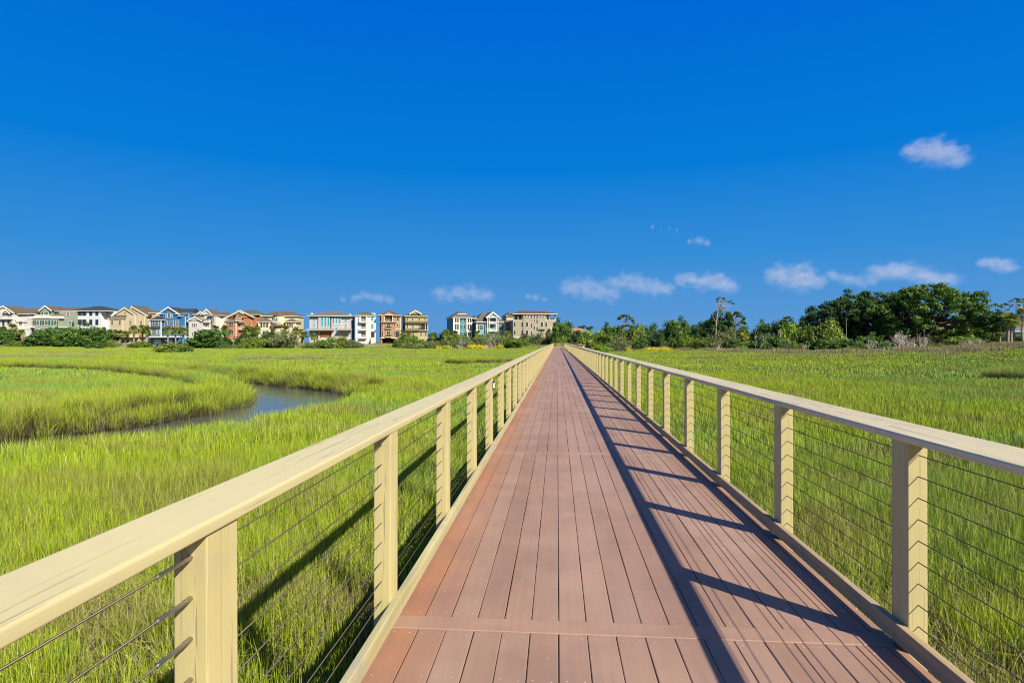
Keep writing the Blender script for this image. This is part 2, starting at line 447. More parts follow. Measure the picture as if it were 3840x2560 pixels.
X, Y = jgrid(-260, 260, 20, 300, 1.75)
c = chan(X, Y); d = np.hypot(X, Y); s, _, rw = shore_s(X, Y)
k = vis(X, Y, 8) & (d >= DR2 - 1) & (s < np.where(rw > 12, 9.0, 4.0)) & (c > 1.0) & ~underdeck(X, Y)
put(X[k], Y[k], FAR, hfield(X[k] * .4, Y[k] * .4) * rng.uniform(.8, 1.1, k.sum()))
# taller cord grass along the creek banks
X, Y = jgrid(-70, 66, 2, 72, 0.34)
c = chan(X, Y); d = np.hypot(X, Y)
r_, d_ = cam_rd(X, Y)
k = vis(X, Y, 3) & (c > -0.45) & (c < 1.5) & (rng.random(len(X)) < 0.80) & ~((r_ < 0) & (d_ < np.interp(r_ / np.maximum(d_, .1), [-.92, -.70, -.55, -.42, -.34, -.2], [14.2, 16.2, 18.9, 23, 29, 33])))
put(X[k], Y[k], BANK, rng.uniform(.60, 1.0, k.sum()))
P = np.concatenate(PX), np.concatenate(PY); PK = np.concatenate(PK); PS = np.concatenate(PS)
n = len(PK)
pts = np.stack([P[0], P[1], ground_z(*P)], -1)
rot = np.stack([rng.normal(0, .04, n), rng.normal(0, .04, n), rng.uniform(0, 6.283, n)], -1)
scl = np.stack([np.ones(n), np.ones(n), PS], -1)
GRASS_N = n
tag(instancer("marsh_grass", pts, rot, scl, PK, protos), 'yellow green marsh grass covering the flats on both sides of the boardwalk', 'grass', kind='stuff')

# brown rushes: along the far shore and in dark patches and mud banks out in the marsh
PX, PY, PK, PS = [], [], [], []
X, Y = jgrid(-260, 260, 60, 300, 1.5)
s, _, rw = shore_s(X, Y); r_, d_ = cam_rd(X, Y); u_ = r_ / np.maximum(d_, 1)
band = np.where(u_ > 0.30, -3.5, np.where(u_ > 0.12, -9.0, -4.0)) + 3.0 * np.sin(u_ * 23)
k = vis(X, Y, 6) & (s > band) & (s < np.where(rw > 12, 6, 2.5)) & (rng.random(len(X)) < np.where(wob(X * .11, Y * .19) > -.25, 0.8, 0.12)) & ~underdeck(X, Y)
put(X[k], Y[k], RUSH, rng.uniform(.7, 1.15, k.sum()))
for (px, dd, wx, wy) in ((1850, 68, 5, 2.2), (340, 57, 7, 2.5), (690, 56, 6, 2.0), (780, 47, 5, 1.6), (1480, 128, 6, 3), (300, 120, 14, 3), (100, 92, 12, 3),
                         (3500, 68, 9, 1.2), (3760, 45, 3, 1.2), (1340, 95, 8, 3), (2900, 80, 14, 3), (1010, 80, 8, 2.5)):
    cx, cy = at(px, dd)
    m = int(wx * wy * 1.1)
    a = rng.normal(0, .5, (m, 2)) * (wx, wy)
    put(cx + a[:, 0], cy + a[:, 1], RUSH if dd > 60 else LOWB, rng.uniform(.5, .85, m))
P = np.concatenate(PX), np.concatenate(PY); PK = np.concatenate(PK); PS = np.concatenate(PS); n = len(PK)
pts = np.stack([P[0], P[1], ground_z(*P)], -1)
rot = np.stack([rng.normal(0, .05, n), rng.normal(0, .05, n), rng.uniform(0, 6.283, n)], -1)
scl = np.stack([np.ones(n), np.ones(n), PS], -1)
tag(instancer("brown_rushes", pts, rot, scl, PK, protos), 'brown rushes and dry stems along the far shore and mud banks', 'rushes', kind='stuff')
# ------------------------------------------------------------------ boardwalk
SP = 1.626                     # post spacing
XR, XL = 1.681, -0.878         # inner faces of the posts = deck edges
YR0, YL0 = 2.9765, 1.4306      # near faces of the first posts in view
PD, PW = 0.143, 0.0894         # post depth along the walk, width across
END = 150.0
GAP0, GAP1 = 83.4, 88.4        # opening on the right onto a small bump-out
def deck_mat():
    g = G("composite_decking"); v = g.obj(); t = g.attr("tint"); e = g.attr("edge")
    base = g.ramp(t, [(0.0, (0.312, 0.187, 0.122)), (0.5, (0.342, 0.206, 0.137)), (1.0, (0.378, 0.232, 0.157))])
    base = g.mix(e, base, (0.38, 0.155, 0.070))
    n1 = g.noise(v, 2.1, 5, 0.6); n2 = g.noise(g.map(v, (38.0, 1.2, 1.0)), 1.0, 3); n3 = g.noise(v, 140.0, 3, 0.7)
    c = g.mix(g.ramp(n1, [(0.32, 0.42), (0.62, 0.0)]), base, (0.185, 0.115, 0.085))
    c = g.mix(g.ramp(n2, [(0.30, 0.20), (0.62, 0.0)]), c, (0.20, 0.125, 0.095))
    c = g.mix(g.ramp(n3, [(0.35, 0.18), (0.6, 0.0)]), c, (0.15, 0.09, 0.07))
    c = g.mix(g.ramp(g.noise(g.map(v, (1.4, 0.35, 1.0), loc=(3, 1, 0)), 1.0, 5, 0.6), [(0.45, 0.0), (0.72, 0.30)]), c, (0.46, 0.335, 0.255))
    sp = g.noise(g.map(v, (1.0, 0.7, 1.0)), 16.0, 3, 0.6); sp2 = g.noise(v, 0.9, 2)
    spot = g.math('MULTIPLY', g.ramp(sp, [(0.69, 0.0), (0.73, 0.6)]), g.ramp(sp2, [(0.45, 0.0), (0.6, 1.0)]))
    c = g.mix(spot, c, (0.62, 0.55, 0.48))
    return g.done(g.bsdf(c, 0.62, 0.30, normal=g.bump(n3, 0.12, 0.002)))
DM = deck_mat()
walk = empty("boardwalk", (0, 0, 0), 0, 'long brown composite plank boardwalk crossing the marsh to the far trees', 'boardwalk')
rd = random.Random(3)
def deck_board(vs, x0, x1, ya, yb, seg, tint, edge, z1=0.0, th=0.030, jit=0.0):
    ys = np.linspace(ya, yb, seg + 1)
    base = len(vs['v'])
    for i, y in enumerate(ys):
        jx = rd.uniform(-jit, jit)
        for x, z in ((x0 + jx, z1 - th), (x1 + jx, z1 - th), (x1 + jx, z1 - 0.002), (x1 - 0.003 + jx, z1), (x0 + 0.003 + jx, z1), (x0 + jx, z1 - 0.002)):
            vs['v'].append((x, y, z)); vs['t'].append(tint); vs['e'].append(edge)
    for i in range(seg):
        for k in range(6):
            k2 = (k + 1) % 6; b0 = base + 6 * i
            vs['f'].append((b0 + k, b0 + k2, b0 + 6 + k2, b0 + 6 + k))
    vs['f'].append(tuple(base + k for k in range(6))[::-1]); vs['f'].append(tuple(base + 6*seg + k for k in range(6)))
def deck_obj(name, vs):
    me = bpy.data.meshes.new(name); me.from_pydata(vs['v'], [], vs['f']); me.materials.append(DM)
    for k, q in (('tint', 't'), ('edge', 'e')):
        a = me.attributes.new(k, 'FLOAT', 'POINT'); a.data.foreach_set("value", vs[q])
    me.update(); return link_mesh(name, me, walk)
SEAM0, SEAMD, SEAMW = 3.045, 4.878, 0.140
PLW = 0.1459
vs = dict(v=[], f=[], t=[], e=[])
xs = [0.010 + k * PLW for k in range(-6, 12)]
seams = [SEAM0 + SEAMD * k for k in range(-1, 31)]
for si, s0 in enumerate(seams):
    ya = s0 + SEAMW + 0.003; yb = min(s0 + SEAMD - 0.003, END)
    if ya > END: break
    near = ya < 30
    for i, x in enumerate(xs):
        x1 = x + PLW - 0.0048 if i < len(xs) - 1 else XR
        e = {0: 0.75, 1: 0.32, len(xs) - 1: 0.28, len(xs) - 2: 0.15}.get(i, 0.0)
        deck_board(vs, x, x1, ya, yb, 12 if near else 1, rd.random(), e + rd.uniform(-.03, .03) if e else 0, 0.0, 0.030, 0.0013 if near else 0)
deck_obj("deck", vs)
for si, s0 in enumerate(seams):
    if s0 > END - 1: break
    vs = dict(v=[], f=[], t=[], e=[])
    n = 18
    # one board laid across the walk at each joint
    base = 0
    m = MB(); m.box(XL + 0.013, XR, s0 + 0.001, s0 + SEAMW, -0.030, 0.0015, rd.random())
    me = m.mesh("cross_board", DM)
    a = me.attributes.new("edge", 'FLOAT', 'POINT'); a.data.foreach_set("value", [0.08] * len(me.vertices))
    o = link_mesh("cross_board", me, walk)
    b = o.modifiers.new("bevel", 'BEVEL'); b.width = 0.003; b.segments = 1
# bump-out platform on the right and the return to the right at the far end
vs = dict(v=[], f=[], t=[], e=[])
x = XR + 0.004
while x < 3.7:
    deck_board(vs, x, min(x + PLW - 0.006, 3.75), GAP0, GAP1 - 0.05, 1, rd.random(), 0.1); x += PLW
deck_obj("side_deck", vs)
vs = dict(v=[], f=[], t=[], e=[])
y = END - 2.56
x = XR + 0.004
while x < 26:
    deck_board(vs, x, x + PLW - 0.006, END - 2.56, END, 1, rd.random(), 0.1); x += PLW
deck_obj("side_deck", vs)
# screw heads on the near boards
steel = plain("screw_steel", (0.50, 0.46, 0.42), 0.45, 0.1, 3, 0.5, 0.4)
m = MB()
def screw(x, y, r=0.0058):
    n = 6
    ring = [(x + r*math.cos(2*math.pi*k/n), y + r*math.sin(2*math.pi*k/n)) for k in range(n)]
    m.add([(*q, 0.0004) for q in ring] + [(x, y, 0.0016)], [(k, (k+1) % n, n) for k in range(n)])
for s0 in seams[:5]:
    for j in range(0, 13):
        y = s0 + SEAMW + 0.045 + j * (SEAMD - SEAMW - 0.09) / 12
        for i, x in enumerate(xs[:-1]):
            for q in (0.03, 0.11):
                if rd.random() < (0.92 if j in (0, 12) or j == 3 else 0.5): screw(x + q + rd.uniform(-.005, .005), y + rd.uniform(-.008, .008))
o = m.build("screw_heads", steel, walk); o['kind'] = 'stuff'
# joists and piles carrying the deck
pile_m = painted_wood("bare_pile_timber", (0.30, 0.25, 0.17), (0.22, 0.18, 0.12), 2, 0.6, 0.1, 0.8)
m = MB()
m.box(XL + 0.004, XL + 0.042, -4, END, -0.29, -0.034); m.box(XR - 0.042, XR - 0.004, -4, END, -0.29, -0.034); m.box(0.38, 0.42, -4, END, -0.29, -0.034)
for x in (3.70,): m.box(x, x + 0.038, GAP0, GAP1, -0.29, -0.034)
m.box(XR, 26, END - 0.042, END - 0.004, -0.29, -0.034); m.box(XR, 26, END - 2.55, END - 2.51, -0.29, -0.034)
m.build("joists", pile_m, walk)
m = MB()
for k in range(0, 48):
    y = 1.0 + k * 3.252
    for x in (-0.55, 1.35): m.tube([(x, y, -0.29), (x, y, -1.9)], 0.11, 8)
for x in (6, 11, 16, 21):
    for y in (END - 2.2, END - 0.4): m.tube([(x, y, -0.29), (x, y, -1.9)], 0.11, 8)
for y in (GAP0 + .6, GAP1 - .6): m.tube([(3.4, y, -0.29), (3.4, y, -1.9)], 0.11, 8)
o = m.build("piles", pile_m, walk); o['kind'] = 'stuff'

# ------------------------------------------------------------------ railings
CREAM, CREAM2 = (0.66, 0.585, 0.315), (0.60, 0.52, 0.255)
post_m = painted_wood("cream_painted_post", (0.53, 0.46, 0.22), (0.47, 0.395, 0.175), 2, 0.55, 0.05)
capL_m = painted_wood("cream_painted_cap", (0.52, 0.46, 0.245), (0.475, 0.41, 0.205), 1, 0.42, 0.015, 0.45)
capR_m = painted_wood("weathered_cream_cap", (0.80, 0.675, 0.405), (0.70, 0.585, 0.345), 1, 0.6, 0.12, 0.65)
lowR_m = painted_wood("weathered_shade_rail", (0.46, 0.335, 0.175), (0.37, 0.27, 0.15), 1, 0.9, 0.2, 0.75)  # weathered right rail, browned to put its shaded inner face into the colour
low_m = painted_wood("weathered_cream_rail", (0.53, 0.46, 0.22), (0.44, 0.39, 0.23), 1, 0.9, 0.2, 0.65)
cable_m = plain("cable_steel", (0.075, 0.058, 0.045), 0.42, 0.2, 4, 0.5, 0.55)
fit_m = plain("brushed_steel", (0.34, 0.30, 0.24), 0.36, 0.1, 9, 0.5, 0.9)
black_m = plain("black_metal", (0.018, 0.016, 0.016), 0.4, 0.1)
lens_m = plain("frosted_lens", (0.72, 0.70, 0.66), 0.4, 0.03)
CAB = [0.952 - 0.1025 * i for i in range(9)]
def post_mesh(side, zt_in, zt_out):
    xi, xo = (XR, XR + PW) if side > 0 else (XL, XL - PW)
    x0, x1 = min(xi, xo), max(xi, xo)
    zl, zr = (zt_in, zt_out) if side > 0 else (zt_out, zt_in)
    m = MB()
    b = -1.75
    m.add([(x0, 0, b), (x1, 0, b), (x1, PD, b), (x0, PD, b), (x0, 0, zl), (x1, 0, zr), (x1, PD, zr), (x0, PD, zl)],
          [(0,3,2,1),(4,5,6,7),(0,1,5,4),(1,2,6,5),(2,3,7,6),(3,0,4,7)])
    return m.mesh("post", post_m)
# the cap boards lean: the outer edge sits higher than the inner one
capR_prof = [(1.673, 1.007), (1.807, 1.046), (1.807, 1.084), (1.673, 1.045)]
capL_prof = [(-1.002, 1.038), (-0.870, 1.008), (-0.870, 1.046), (-1.002, 1.077)]
def bevel(o, w, seg=3):
    b = o.modifiers.new("bevel", 'BEVEL'); b.width = w; b.segments = seg; b.limit_method = 'ANGLE'; b.angle_limit = R(40)
    b.harden_normals = False
    o.data.polygons.foreach_set("use_smooth", [True] * len(o.data.polygons))
    wn_ = o.modifiers.new("wn", 'WEIGHTED_NORMAL')
railL = empty("railing", (0, 0, 0), 0, 'cream railing on the left edge of the boardwalk, sunlit smooth cap', 'railing', 'boardwalk railings')
railR = empty("railing", (0, 0, 0), 0, 'cream railing on the right edge, weathered cap, up to the side opening', 'railing', 'boardwalk railings')
railR2 = empty("railing", (0, 0, 0), 0, 'far stretch of right railing beyond the side opening', 'railing', 'boardwalk railings')
pmL = post_mesh(-1, 1.012, 1.030); pmR = post_mesh(1, 1.010, 1.040)
def put_post(me, y, parent):
    o = link_mesh("post", me, parent); o.location = (rd.uniform(-.002, .002), y, 0)
    o.rotation_euler = (rd.uniform(-.003, .003), rd.uniform(-.003, .003), 0)
    if y < 20:
        b = o.modifiers.new("bevel", 'BEVEL'); b.width = 0.004; b.segments = 2
    return o
postsL = {}
for k in range(-2, 91): postsL[k] = put_post(pmL, YL0 + SP * k, railL)
for k in range(-3, 51):
    y = YR0 + SP * k
    if y < GAP0 - 0.5: put_post(pmR, y, railR)
put_post(pmR, GAP0 - PD - 0.02, railR)
put_post(pmR, GAP1, railR2)
y = GAP1 + SP
while y < END - 3.0: put_post(pmR, y, railR2); y += SP
put_post(pmR, END - 2.56 - PD, railR2)
def caps(prof, joints, mat, parent):
    for a, b in zip(joints[:-1], joints[1:]):
        if b - a < 0.05: continue
        m = MB()
        n = max(1, min(12, int((b - a) / 0.8)))
        ys = np.linspace(a + 0.0012, b - 0.0012, n + 1); q = len(prof)
        dz = [rd.uniform(-.0015, .0015) for _ in ys]; dx = [rd.uniform(-.0015, .0015) for _ in ys]
        v = [(x + dx[i], y, z + dz[i]) for i, y in enumerate(ys) for x, z in prof]
        f = [tuple(range(q)), tuple(range(n*q + q - 1, n*q - 1, -1))]
        for i in range(n):
            f += [(i*q + (k+1) % q, i*q + k, (i+1)*q + k, (i+1)*q + (k+1) % q) for k in range(q)]
        m.add(v, f)
        o = m.build("cap_rail", mat, parent); bevel(o, 0.009 if b < 30 else 0.006)
def low(prof, joints, mat, parent):
    for a, b in zip(joints[:-1], joints[1:]):
        m = MB(); m.extr(prof, a + 0.001, b - 0.001); o = m.build("bottom_rail", mat, parent)
        if a < 20: bevel(o, 0.004, 2)
jl = [-3.0] + [YL0 + SP * k + PD/2 for k in range(7, 91, 3)] + [END]
jr = [-3.0] + [YR0 + SP * k + PD - 0.004 for k in range(1, 49, 3)] + [GAP0 - 0.02]
jr2 = [GAP1] + [GAP1 + SP * k + PD/2 for k in range(4, 34, 4)] + [END - 2.56]
caps(capL_prof, jl, capL_m, railL); caps(capR_prof, jr, capR_m, railR); caps(capR_prof, jr2, capR_m, railR2)
lowR = [(XR - 0.040, 0.037), (XR - 0.001, 0.037), (XR - 0.001, 0.126), (XR - 0.040, 0.126)]
lowL = [(XL + 0.001, 0.037), (XL + 0.040, 0.037), (XL + 0.040, 0.126), (XL + 0.001, 0.126)]
j2 = [-3.0] + [YL0 + SP * k + PD/2 for k in range(1, 91, 3)] + [END]
low(lowL, j2, low_m, railL)
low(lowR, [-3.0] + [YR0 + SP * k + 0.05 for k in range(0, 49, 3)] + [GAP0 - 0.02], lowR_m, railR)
low(lowR, jr2, low_m, railR2)
for z in CAB:
    for x, y0, y1, par in ((XL - 0.045, -3, END, railL), (XR + 0.045, -3, GAP0 - .05, railR), (XR + 0.045, GAP1 + .05, END - 2.6, railR2)):
        m = MB(); m.tube([(x, y0, z), (x, (y0+y1)/2, z - 0.001), (x, y1, z)], 0.0026, 6); m.build("cable", cable_m, par, True)
m = MB(); m.tube([(XR + .045, YR0 + SP - 0.31, CAB[1]), (XR + .045, YR0 + SP - 0.28, CAB[1])], 0.0055, 8); m.build("cable_splice", black_m, railR)
for z in CAB:      # swaged end fittings where the cables start on the first left post
    m = MB(); yy = YL0
    m.tube([(XL - .045, yy + 0.002, z), (XL - .045, yy - 0.028, z)], 0.0066, 10)
    m.tube([(XL - .045, yy - 0.026, z), (XL - .045, yy - 0.115, z)], 0.0056, 10)
    m.tube([(XL - .045, yy - 0.113, z), (XL - .045, yy - 0.128, z), (XL - .045, yy - 0.134, z)], [0.0066, 0.0066, 0.0035], 10)
    m.build("cable_fitting", fit_m, railL)
# small step lights on the inner faces of every fifth left post
for n_, k in enumerate(range(4, 60, 5)):
    y = YL0 + SP * k
    t = empty("step_light", (XL, y + PD - 0.040, 0.90), 0, None, 'light', 'step lights on the left railing posts')
    t['label'] = ['small black step light with white lens on nearest lit left post', 'second small step light along the left railing',
                  'third small step light along the left railing'][n_] if n_ < 3 else 'tiny black step light far along the left railing'
    m = MB(); m.box(0.0, 0.012, -0.035, 0.035, -0.055, 0.055)
    m.box(0.012, 0.030, -0.036, 0.036, 0.040, 0.056); m.box(0.012, 0.030, -0.036, 0.036, -0.056, -0.040)
    m.build("housing", black_m, t); m = MB(); m.box(0.012, 0.026, -0.030, 0.030, -0.0395, 0.0395); m.build("lens", lens_m, t)
# railing across the far end, with close balusters
er = empty("railing", (0, END, 0), 0, 'short cream railing with close balusters across the far end', 'railing', 'boardwalk railings')
m = MB(); m.box(XL - .12, 26, 0.0, 0.15, 1.02, 1.06); m.build("cap_rail", capL_m, er)
m = MB(); m.box(XL, 26, 0.03, 0.07, 0.05, 0.14); m.build("bottom_rail", low_m, er)
for i in range(14):
    m = MB(); x = XL + 0.03 + i * 0.284; m.box(x, x + 0.09, 0.02, 0.11, -0.3, 1.021); m.build("baluster", post_m, er)
br = empty("railing", (0, 0, 0), 0, 'cream railing around the small bump-out on the right side', 'railing', 'boardwalk railings')
m = MB(); m.box(XR + .1, 3.86, GAP1 - 0.10, GAP1 + 0.05, 1.02, 1.06); m.box(3.72, 3.86, GAP0 - 0.05, GAP1 - 0.101, 1.02, 1.06); m.build("cap_rail", capR_m, br)
for (x, y) in ((3.74, GAP1 - 0.08), (3.30, GAP1 - 0.08), (3.74, GAP0), (3.74, GAP0 + 1.6), (3.74, GAP0 + 3.2)):
    m = MB(); m.box(x, x + 0.09, y, y + 0.1, -1.6, 1.021); m.build("post", post_m, br)
m = MB(); m.box(XR + .1, 3.74, GAP1 - 0.06, GAP1 - 0.02, 0.04, 0.13); m.box(3.78, 3.82, GAP0, GAP1 - .1, 0.04, 0.13); m.build("bottom_rail", low_m, br)
# ------------------------------------------------------------------ houses
ZN = {1: (0, 1100, 4.9), 2: (400, 1100, 4.9), 3: (780, 1100, 4.9), 4: (1120, 1100, 4.523), 5: (1600, 1100, 4.2), 6: (2100, 1080, 3.92), 8: (3200, 1040, 3.675)}
def stucco(name, c, var=0.06): 
    g = G(name); v = g.obj()
    n = g.noise(v, 0.35, 5, 0.65)
    lo = tuple(x * (1 - var) for x in c); hi = tuple(min(1, x * (1 + var)) for x in c)
    return g.done(g.bsdf(g.ramp(n, [(0.3, lo), (0.7, hi)]), 0.85, 0.2, normal=g.bump(g.noise(v, 8, 4), 0.25, 0.02)))
def siding(name, c, pitch=0.2):
    g = G(name); v = g.obj(); z = g.sep(v)[2]
    fr = g.math('FRACT', g.math('DIVIDE', z, pitch))
    n = g.noise(v, 0.5, 4)
    col_ = g.mix(g.ramp(n, [(0.3, 0.0), (0.7, 1.0)]), tuple(x * 0.93 for x in c), tuple(min(1, x * 1.05) for x in c))
    col_ = g.mix(g.ramp(fr, [(0.0, 0.35), (0.10, 0.0)]), col_, tuple(x * 0.55 for x in c))
    return g.done(g.bsdf(col_, 0.7, 0.25, normal=g.bump(fr, 0.4, 0.03)))
def shingle(name, c):
    g = G(name); v = g.obj(); z = g.sep(v)[2]
    fr = g.math('FRACT', g.math('DIVIDE', z, 0.22))
    n = g.noise(v, 1.6, 5, 0.7); n2 = g.noise(v, 9.0, 3)
    col_ = g.mix(g.ramp(n, [(0.3, 0.0), (0.7, 1.0)]), tuple(x * 0.75 for x in c), tuple(min(1, x * 1.2) for x in c))
    col_ = g.mix(g.ramp(n2, [(0.35, 0.35), (0.6, 0.0)]), col_, tuple(x * 0.6 for x in c))
    col_ = g.mix(g.ramp(fr, [(0.0, 0.4), (0.15, 0.0)]), col_, tuple(x * 0.5 for x in c))
    return g.done(g.bsdf(col_, 0.9, 0.15))
def brick(name, c):
    g = G(name); q = g.n.new("ShaderNodeTexBrick"); g.l.new(g.map(g.obj(), (1, 1, 1), rot=(R(90), 0, 0)), q.inputs['Vector'])
    q.inputs['Color1'].default_value = (*c, 1); q.inputs['Color2'].default_value = (*[x * .7 for x in c], 1); q.inputs['Mortar'].default_value = (.45, .38, .3, 1)
    q.inputs['Scale'].default_value = 3.2; q.inputs['Mortar Size'].default_value = 0.018
    return g.done(g.bsdf(q.outputs[0], 0.85, 0.2))
WHITE = plain("white_trim_paint", (0.60, 0.59, 0.56), 0.5, 0.04)
IVORY = plain("ivory_trim_paint", (0.58, 0.53, 0.39), 0.5, 0.04)
GLASS = plain("dark_window_glass", (0.020, 0.024, 0.028), 0.07, 0.3, 0.4, 0.6)
CYAN = plain("teal_tinted_glass", (0.02, 0.27, 0.36), 0.10, 0.3, 0.5, 0.6)
BLACKF = plain("dark_frame_and_shade_paint", (0.03, 0.035, 0.045), 0.5, 0.1)  # also colours the flat panels that stand for porch and balcony shade
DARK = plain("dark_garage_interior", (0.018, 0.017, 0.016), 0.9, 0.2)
IRON = plain("wrought_iron", (0.025, 0.025, 0.027), 0.5, 0.1)
SH_BROWN = shingle("brown_grey_shingles", (0.127, 0.102, 0.071)); SH_DARK = shingle("charcoal_shingles", (0.045, 0.050, 0.062))
SH_GREEN = shingle("grey_green_shingles", (0.102, 0.102, 0.075)); SH_GREY = shingle("light_grey_shingles", (0.145, 0.142, 0.129))
SH_RED = shingle("red_brown_shingles", (0.144, 0.072, 0.043)); SH_TAN = shingle("tan_orange_shingles", (0.352, 0.192, 0.108))
class House:
    def __init__(s, name, label, z, D, zx_c, zy_base, rot=0.0, wall=WHITE, trim=WHITE, roof=SH_BROWN, glass=GLASS, cat='house'):
        s.z, s.D = z, D
        s.px0, s.py0, s.sc = ZN[z]
        s.pxc = s.px0 + zx_c / s.sc
        u = (s.pxc - 1920) / 2219.0
        s.kx = D / 2219.0 / s.sc / (math.cos(rot) - u * math.sin(rot)); s.kz = D / 2219.0 / s.sc
        s.zxc = zx_c
        x, y = W(u * D, D)
        s.g = gz(x, y) - 0.15
        s.o = empty(name, (x, y, s.g), YAW + rot, label, cat, 'houses along the far shore')
        s.wall, s.trim, s.roof, s.glass = wall, trim, roof, glass
        s.last = None; s.ybase = zy_base
    def X(s, zx): return (zx - s.zxc) * s.kx
    def Z(s, zy): return HC - (s.py0 + zy / s.sc - 1281) * s.D / 2219.0 - s.g
    def blk(s, name, x0, x1, yt, yb, f=0.0, b=10.0, mat=None, par=None):
        m = MB(); zb = s.Z(yb) if yb is not None else -0.8
        m.box(s.X(x0), s.X(x1), f, b, zb, s.Z(yt)); return m.build(name, mat or s.wall, par or s.o)
    def trimb(s, x0, x1, yt, yb, f=-0.08, d=0.2, mat=None, name='trim_band'):
        return s.blk(name, x0, x1, yt, yb, f, f + d, mat or s.trim)
    def hip(s, x0, x1, ye, yr, f, b, ridge=None, mat=None, thick=0.28, name='roof'):
        xa, xb = s.X(x0), s.X(x1); ze, zr = s.Z(ye), s.Z(yr)
        r0, r1 = (s.X(ridge[0]), s.X(ridge[1])) if ridge else ((xa + xb) / 2 - .01, (xa + xb) / 2 + .01)
        ym = (f + b) / 2; dd = (b - f) / 2
        if not ridge and abs(xb - xa) < (b - f): # ridge runs back
            h = (xb - xa) / 2
            R0, R1 = ((xa+xb)/2, f + h, zr), ((xa+xb)/2, b - h, zr)
            v = [(xa, f, ze), (xb, f, ze), (xb, b, ze), (xa, b, ze), R0, R1]
            fs = [(0, 1, 4), (1, 2, 5, 4), (2, 3, 5), (3, 0, 4, 5), (0, 3, 2, 1)]
        else:
            v = [(xa, f, ze), (xb, f, ze), (xb, b, ze), (xa, b, ze), (r0, ym, zr), (r1, ym, zr)]
            fs = [(0, 1, 5, 4), (1, 2, 5), (2, 3, 4, 5), (3, 0, 4), (0, 3, 2, 1)]
        m = MB(); m.add(v, fs); o = m.build(name, mat or s.roof, s.o)
        m = MB(); m.box(xa + .04, xb - .04, f + .04, b - .04, ze - thick, ze - 0.003); m.build('eave_trim', s.trim, o); return o
    def gable(s, x0, x1, ye, yp, f, b, xp=None, over=0.35, mat=None, wallmat=None):
        """gable facing the marsh, ridge running back"""
        xa, xb = s.X(x0), s.X(x1); xm = s.X(xp) if xp else (xa + xb) / 2; ze, zp = s.Z(ye), s.Z(yp)
        m = MB(); m.add([(xa, f, ze), (xb, f, ze), (xm, f, zp), (xa, b, ze), (xb, b, ze), (xm, b, zp)], [(0, 1, 2), (3, 5, 4), (0, 3, 4, 1)])
        m.build('gable', wallmat or s.wall, s.o)
        t = 0.22
        for q, (xe, sg) in enumerate(((xa, -1), (xb, 1))):
            dx, dz = xe - xm, ze - zp; L = math.hypot(dx, dz); ox, oz = dx / L * over, dz / L * over
            nx_, nz_ = (-dz / L, dx / L) if sg > 0 else (dz / L, -dx / L)
            if nz_ < 0: nx_, nz_ = -nx_, -nz_
            A, B = (xm, zp), (xe + ox, ze + oz)
            prof = [A, B, (B[0] + nx_ * t, B[1] + nz_ * t), (xm, zp + t / max(nz_, .3))]
            if sg < 0: prof = prof[::-1]
            m = MB(); m.extr([(p[0], p[1]) for p in prof][::-1], f - over, b); o = m.build('roof', mat or s.roof, s.o)
            fas = [(A[0], A[1] - .30), (B[0], B[1] - .24), (B[0] + nx_ * (t + .03), B[1] + nz_ * (t + .03)), (xm, zp + (t + .03) / max(nz_, .3))]
            if sg < 0: fas = fas[::-1]
            m = MB(); m.extr(fas[::-1], f - over - .10, f - over - .002); m.build('rake_trim', s.trim, o)
    def gablex(s, x0, x1, ye, yr, f, b, mat=None, over=0.3):
        """ridge parallel to the street"""
        xa, xb = s.X(x0) - over, s.X(x1) + over; ze, zr = s.Z(ye), s.Z(yr); ym = (f + b) / 2
        m = MB(); m.add([(xa, f, ze), (xb, f, ze), (xb, b, ze), (xa, b, ze), (xa, ym, zr), (xb, ym, zr)],
                        [(0, 1, 5, 4), (1, 2, 5), (2, 3, 4, 5), (3, 0, 4), (0, 3, 2, 1)])
        o = m.build('roof', mat or s.roof, s.o)
        m = MB(); m.box(xa + .04, xb - .04, f + .04, b - .04, ze - .25, ze - .003); m.build('eave_trim', s.trim, o)
    def shed(s, x0, x1, y0, y1, f, b, mat=None):
        """small lean-to roof: high at the wall (y0), low at the front (y1)"""
        xa, xb = s.X(x0), s.X(x1); zt, zl = s.Z(y0), s.Z(y1)
        m = MB(); m.add([(xa, f, zl), (xb, f, zl), (xb, b, zt), (xa, b, zt), (xa, f, zl - .15), (xb, f, zl - .15), (xb, b, zl - .15), (xa, b, zl - .15)],
                        [(0, 1, 2, 3), (4, 7, 6, 5), (0, 4, 5, 1), (1, 5, 6, 2), (2, 6, 7, 3), (3, 7, 4, 0)])
        return m.build('roof', mat or s.roof, s.o)
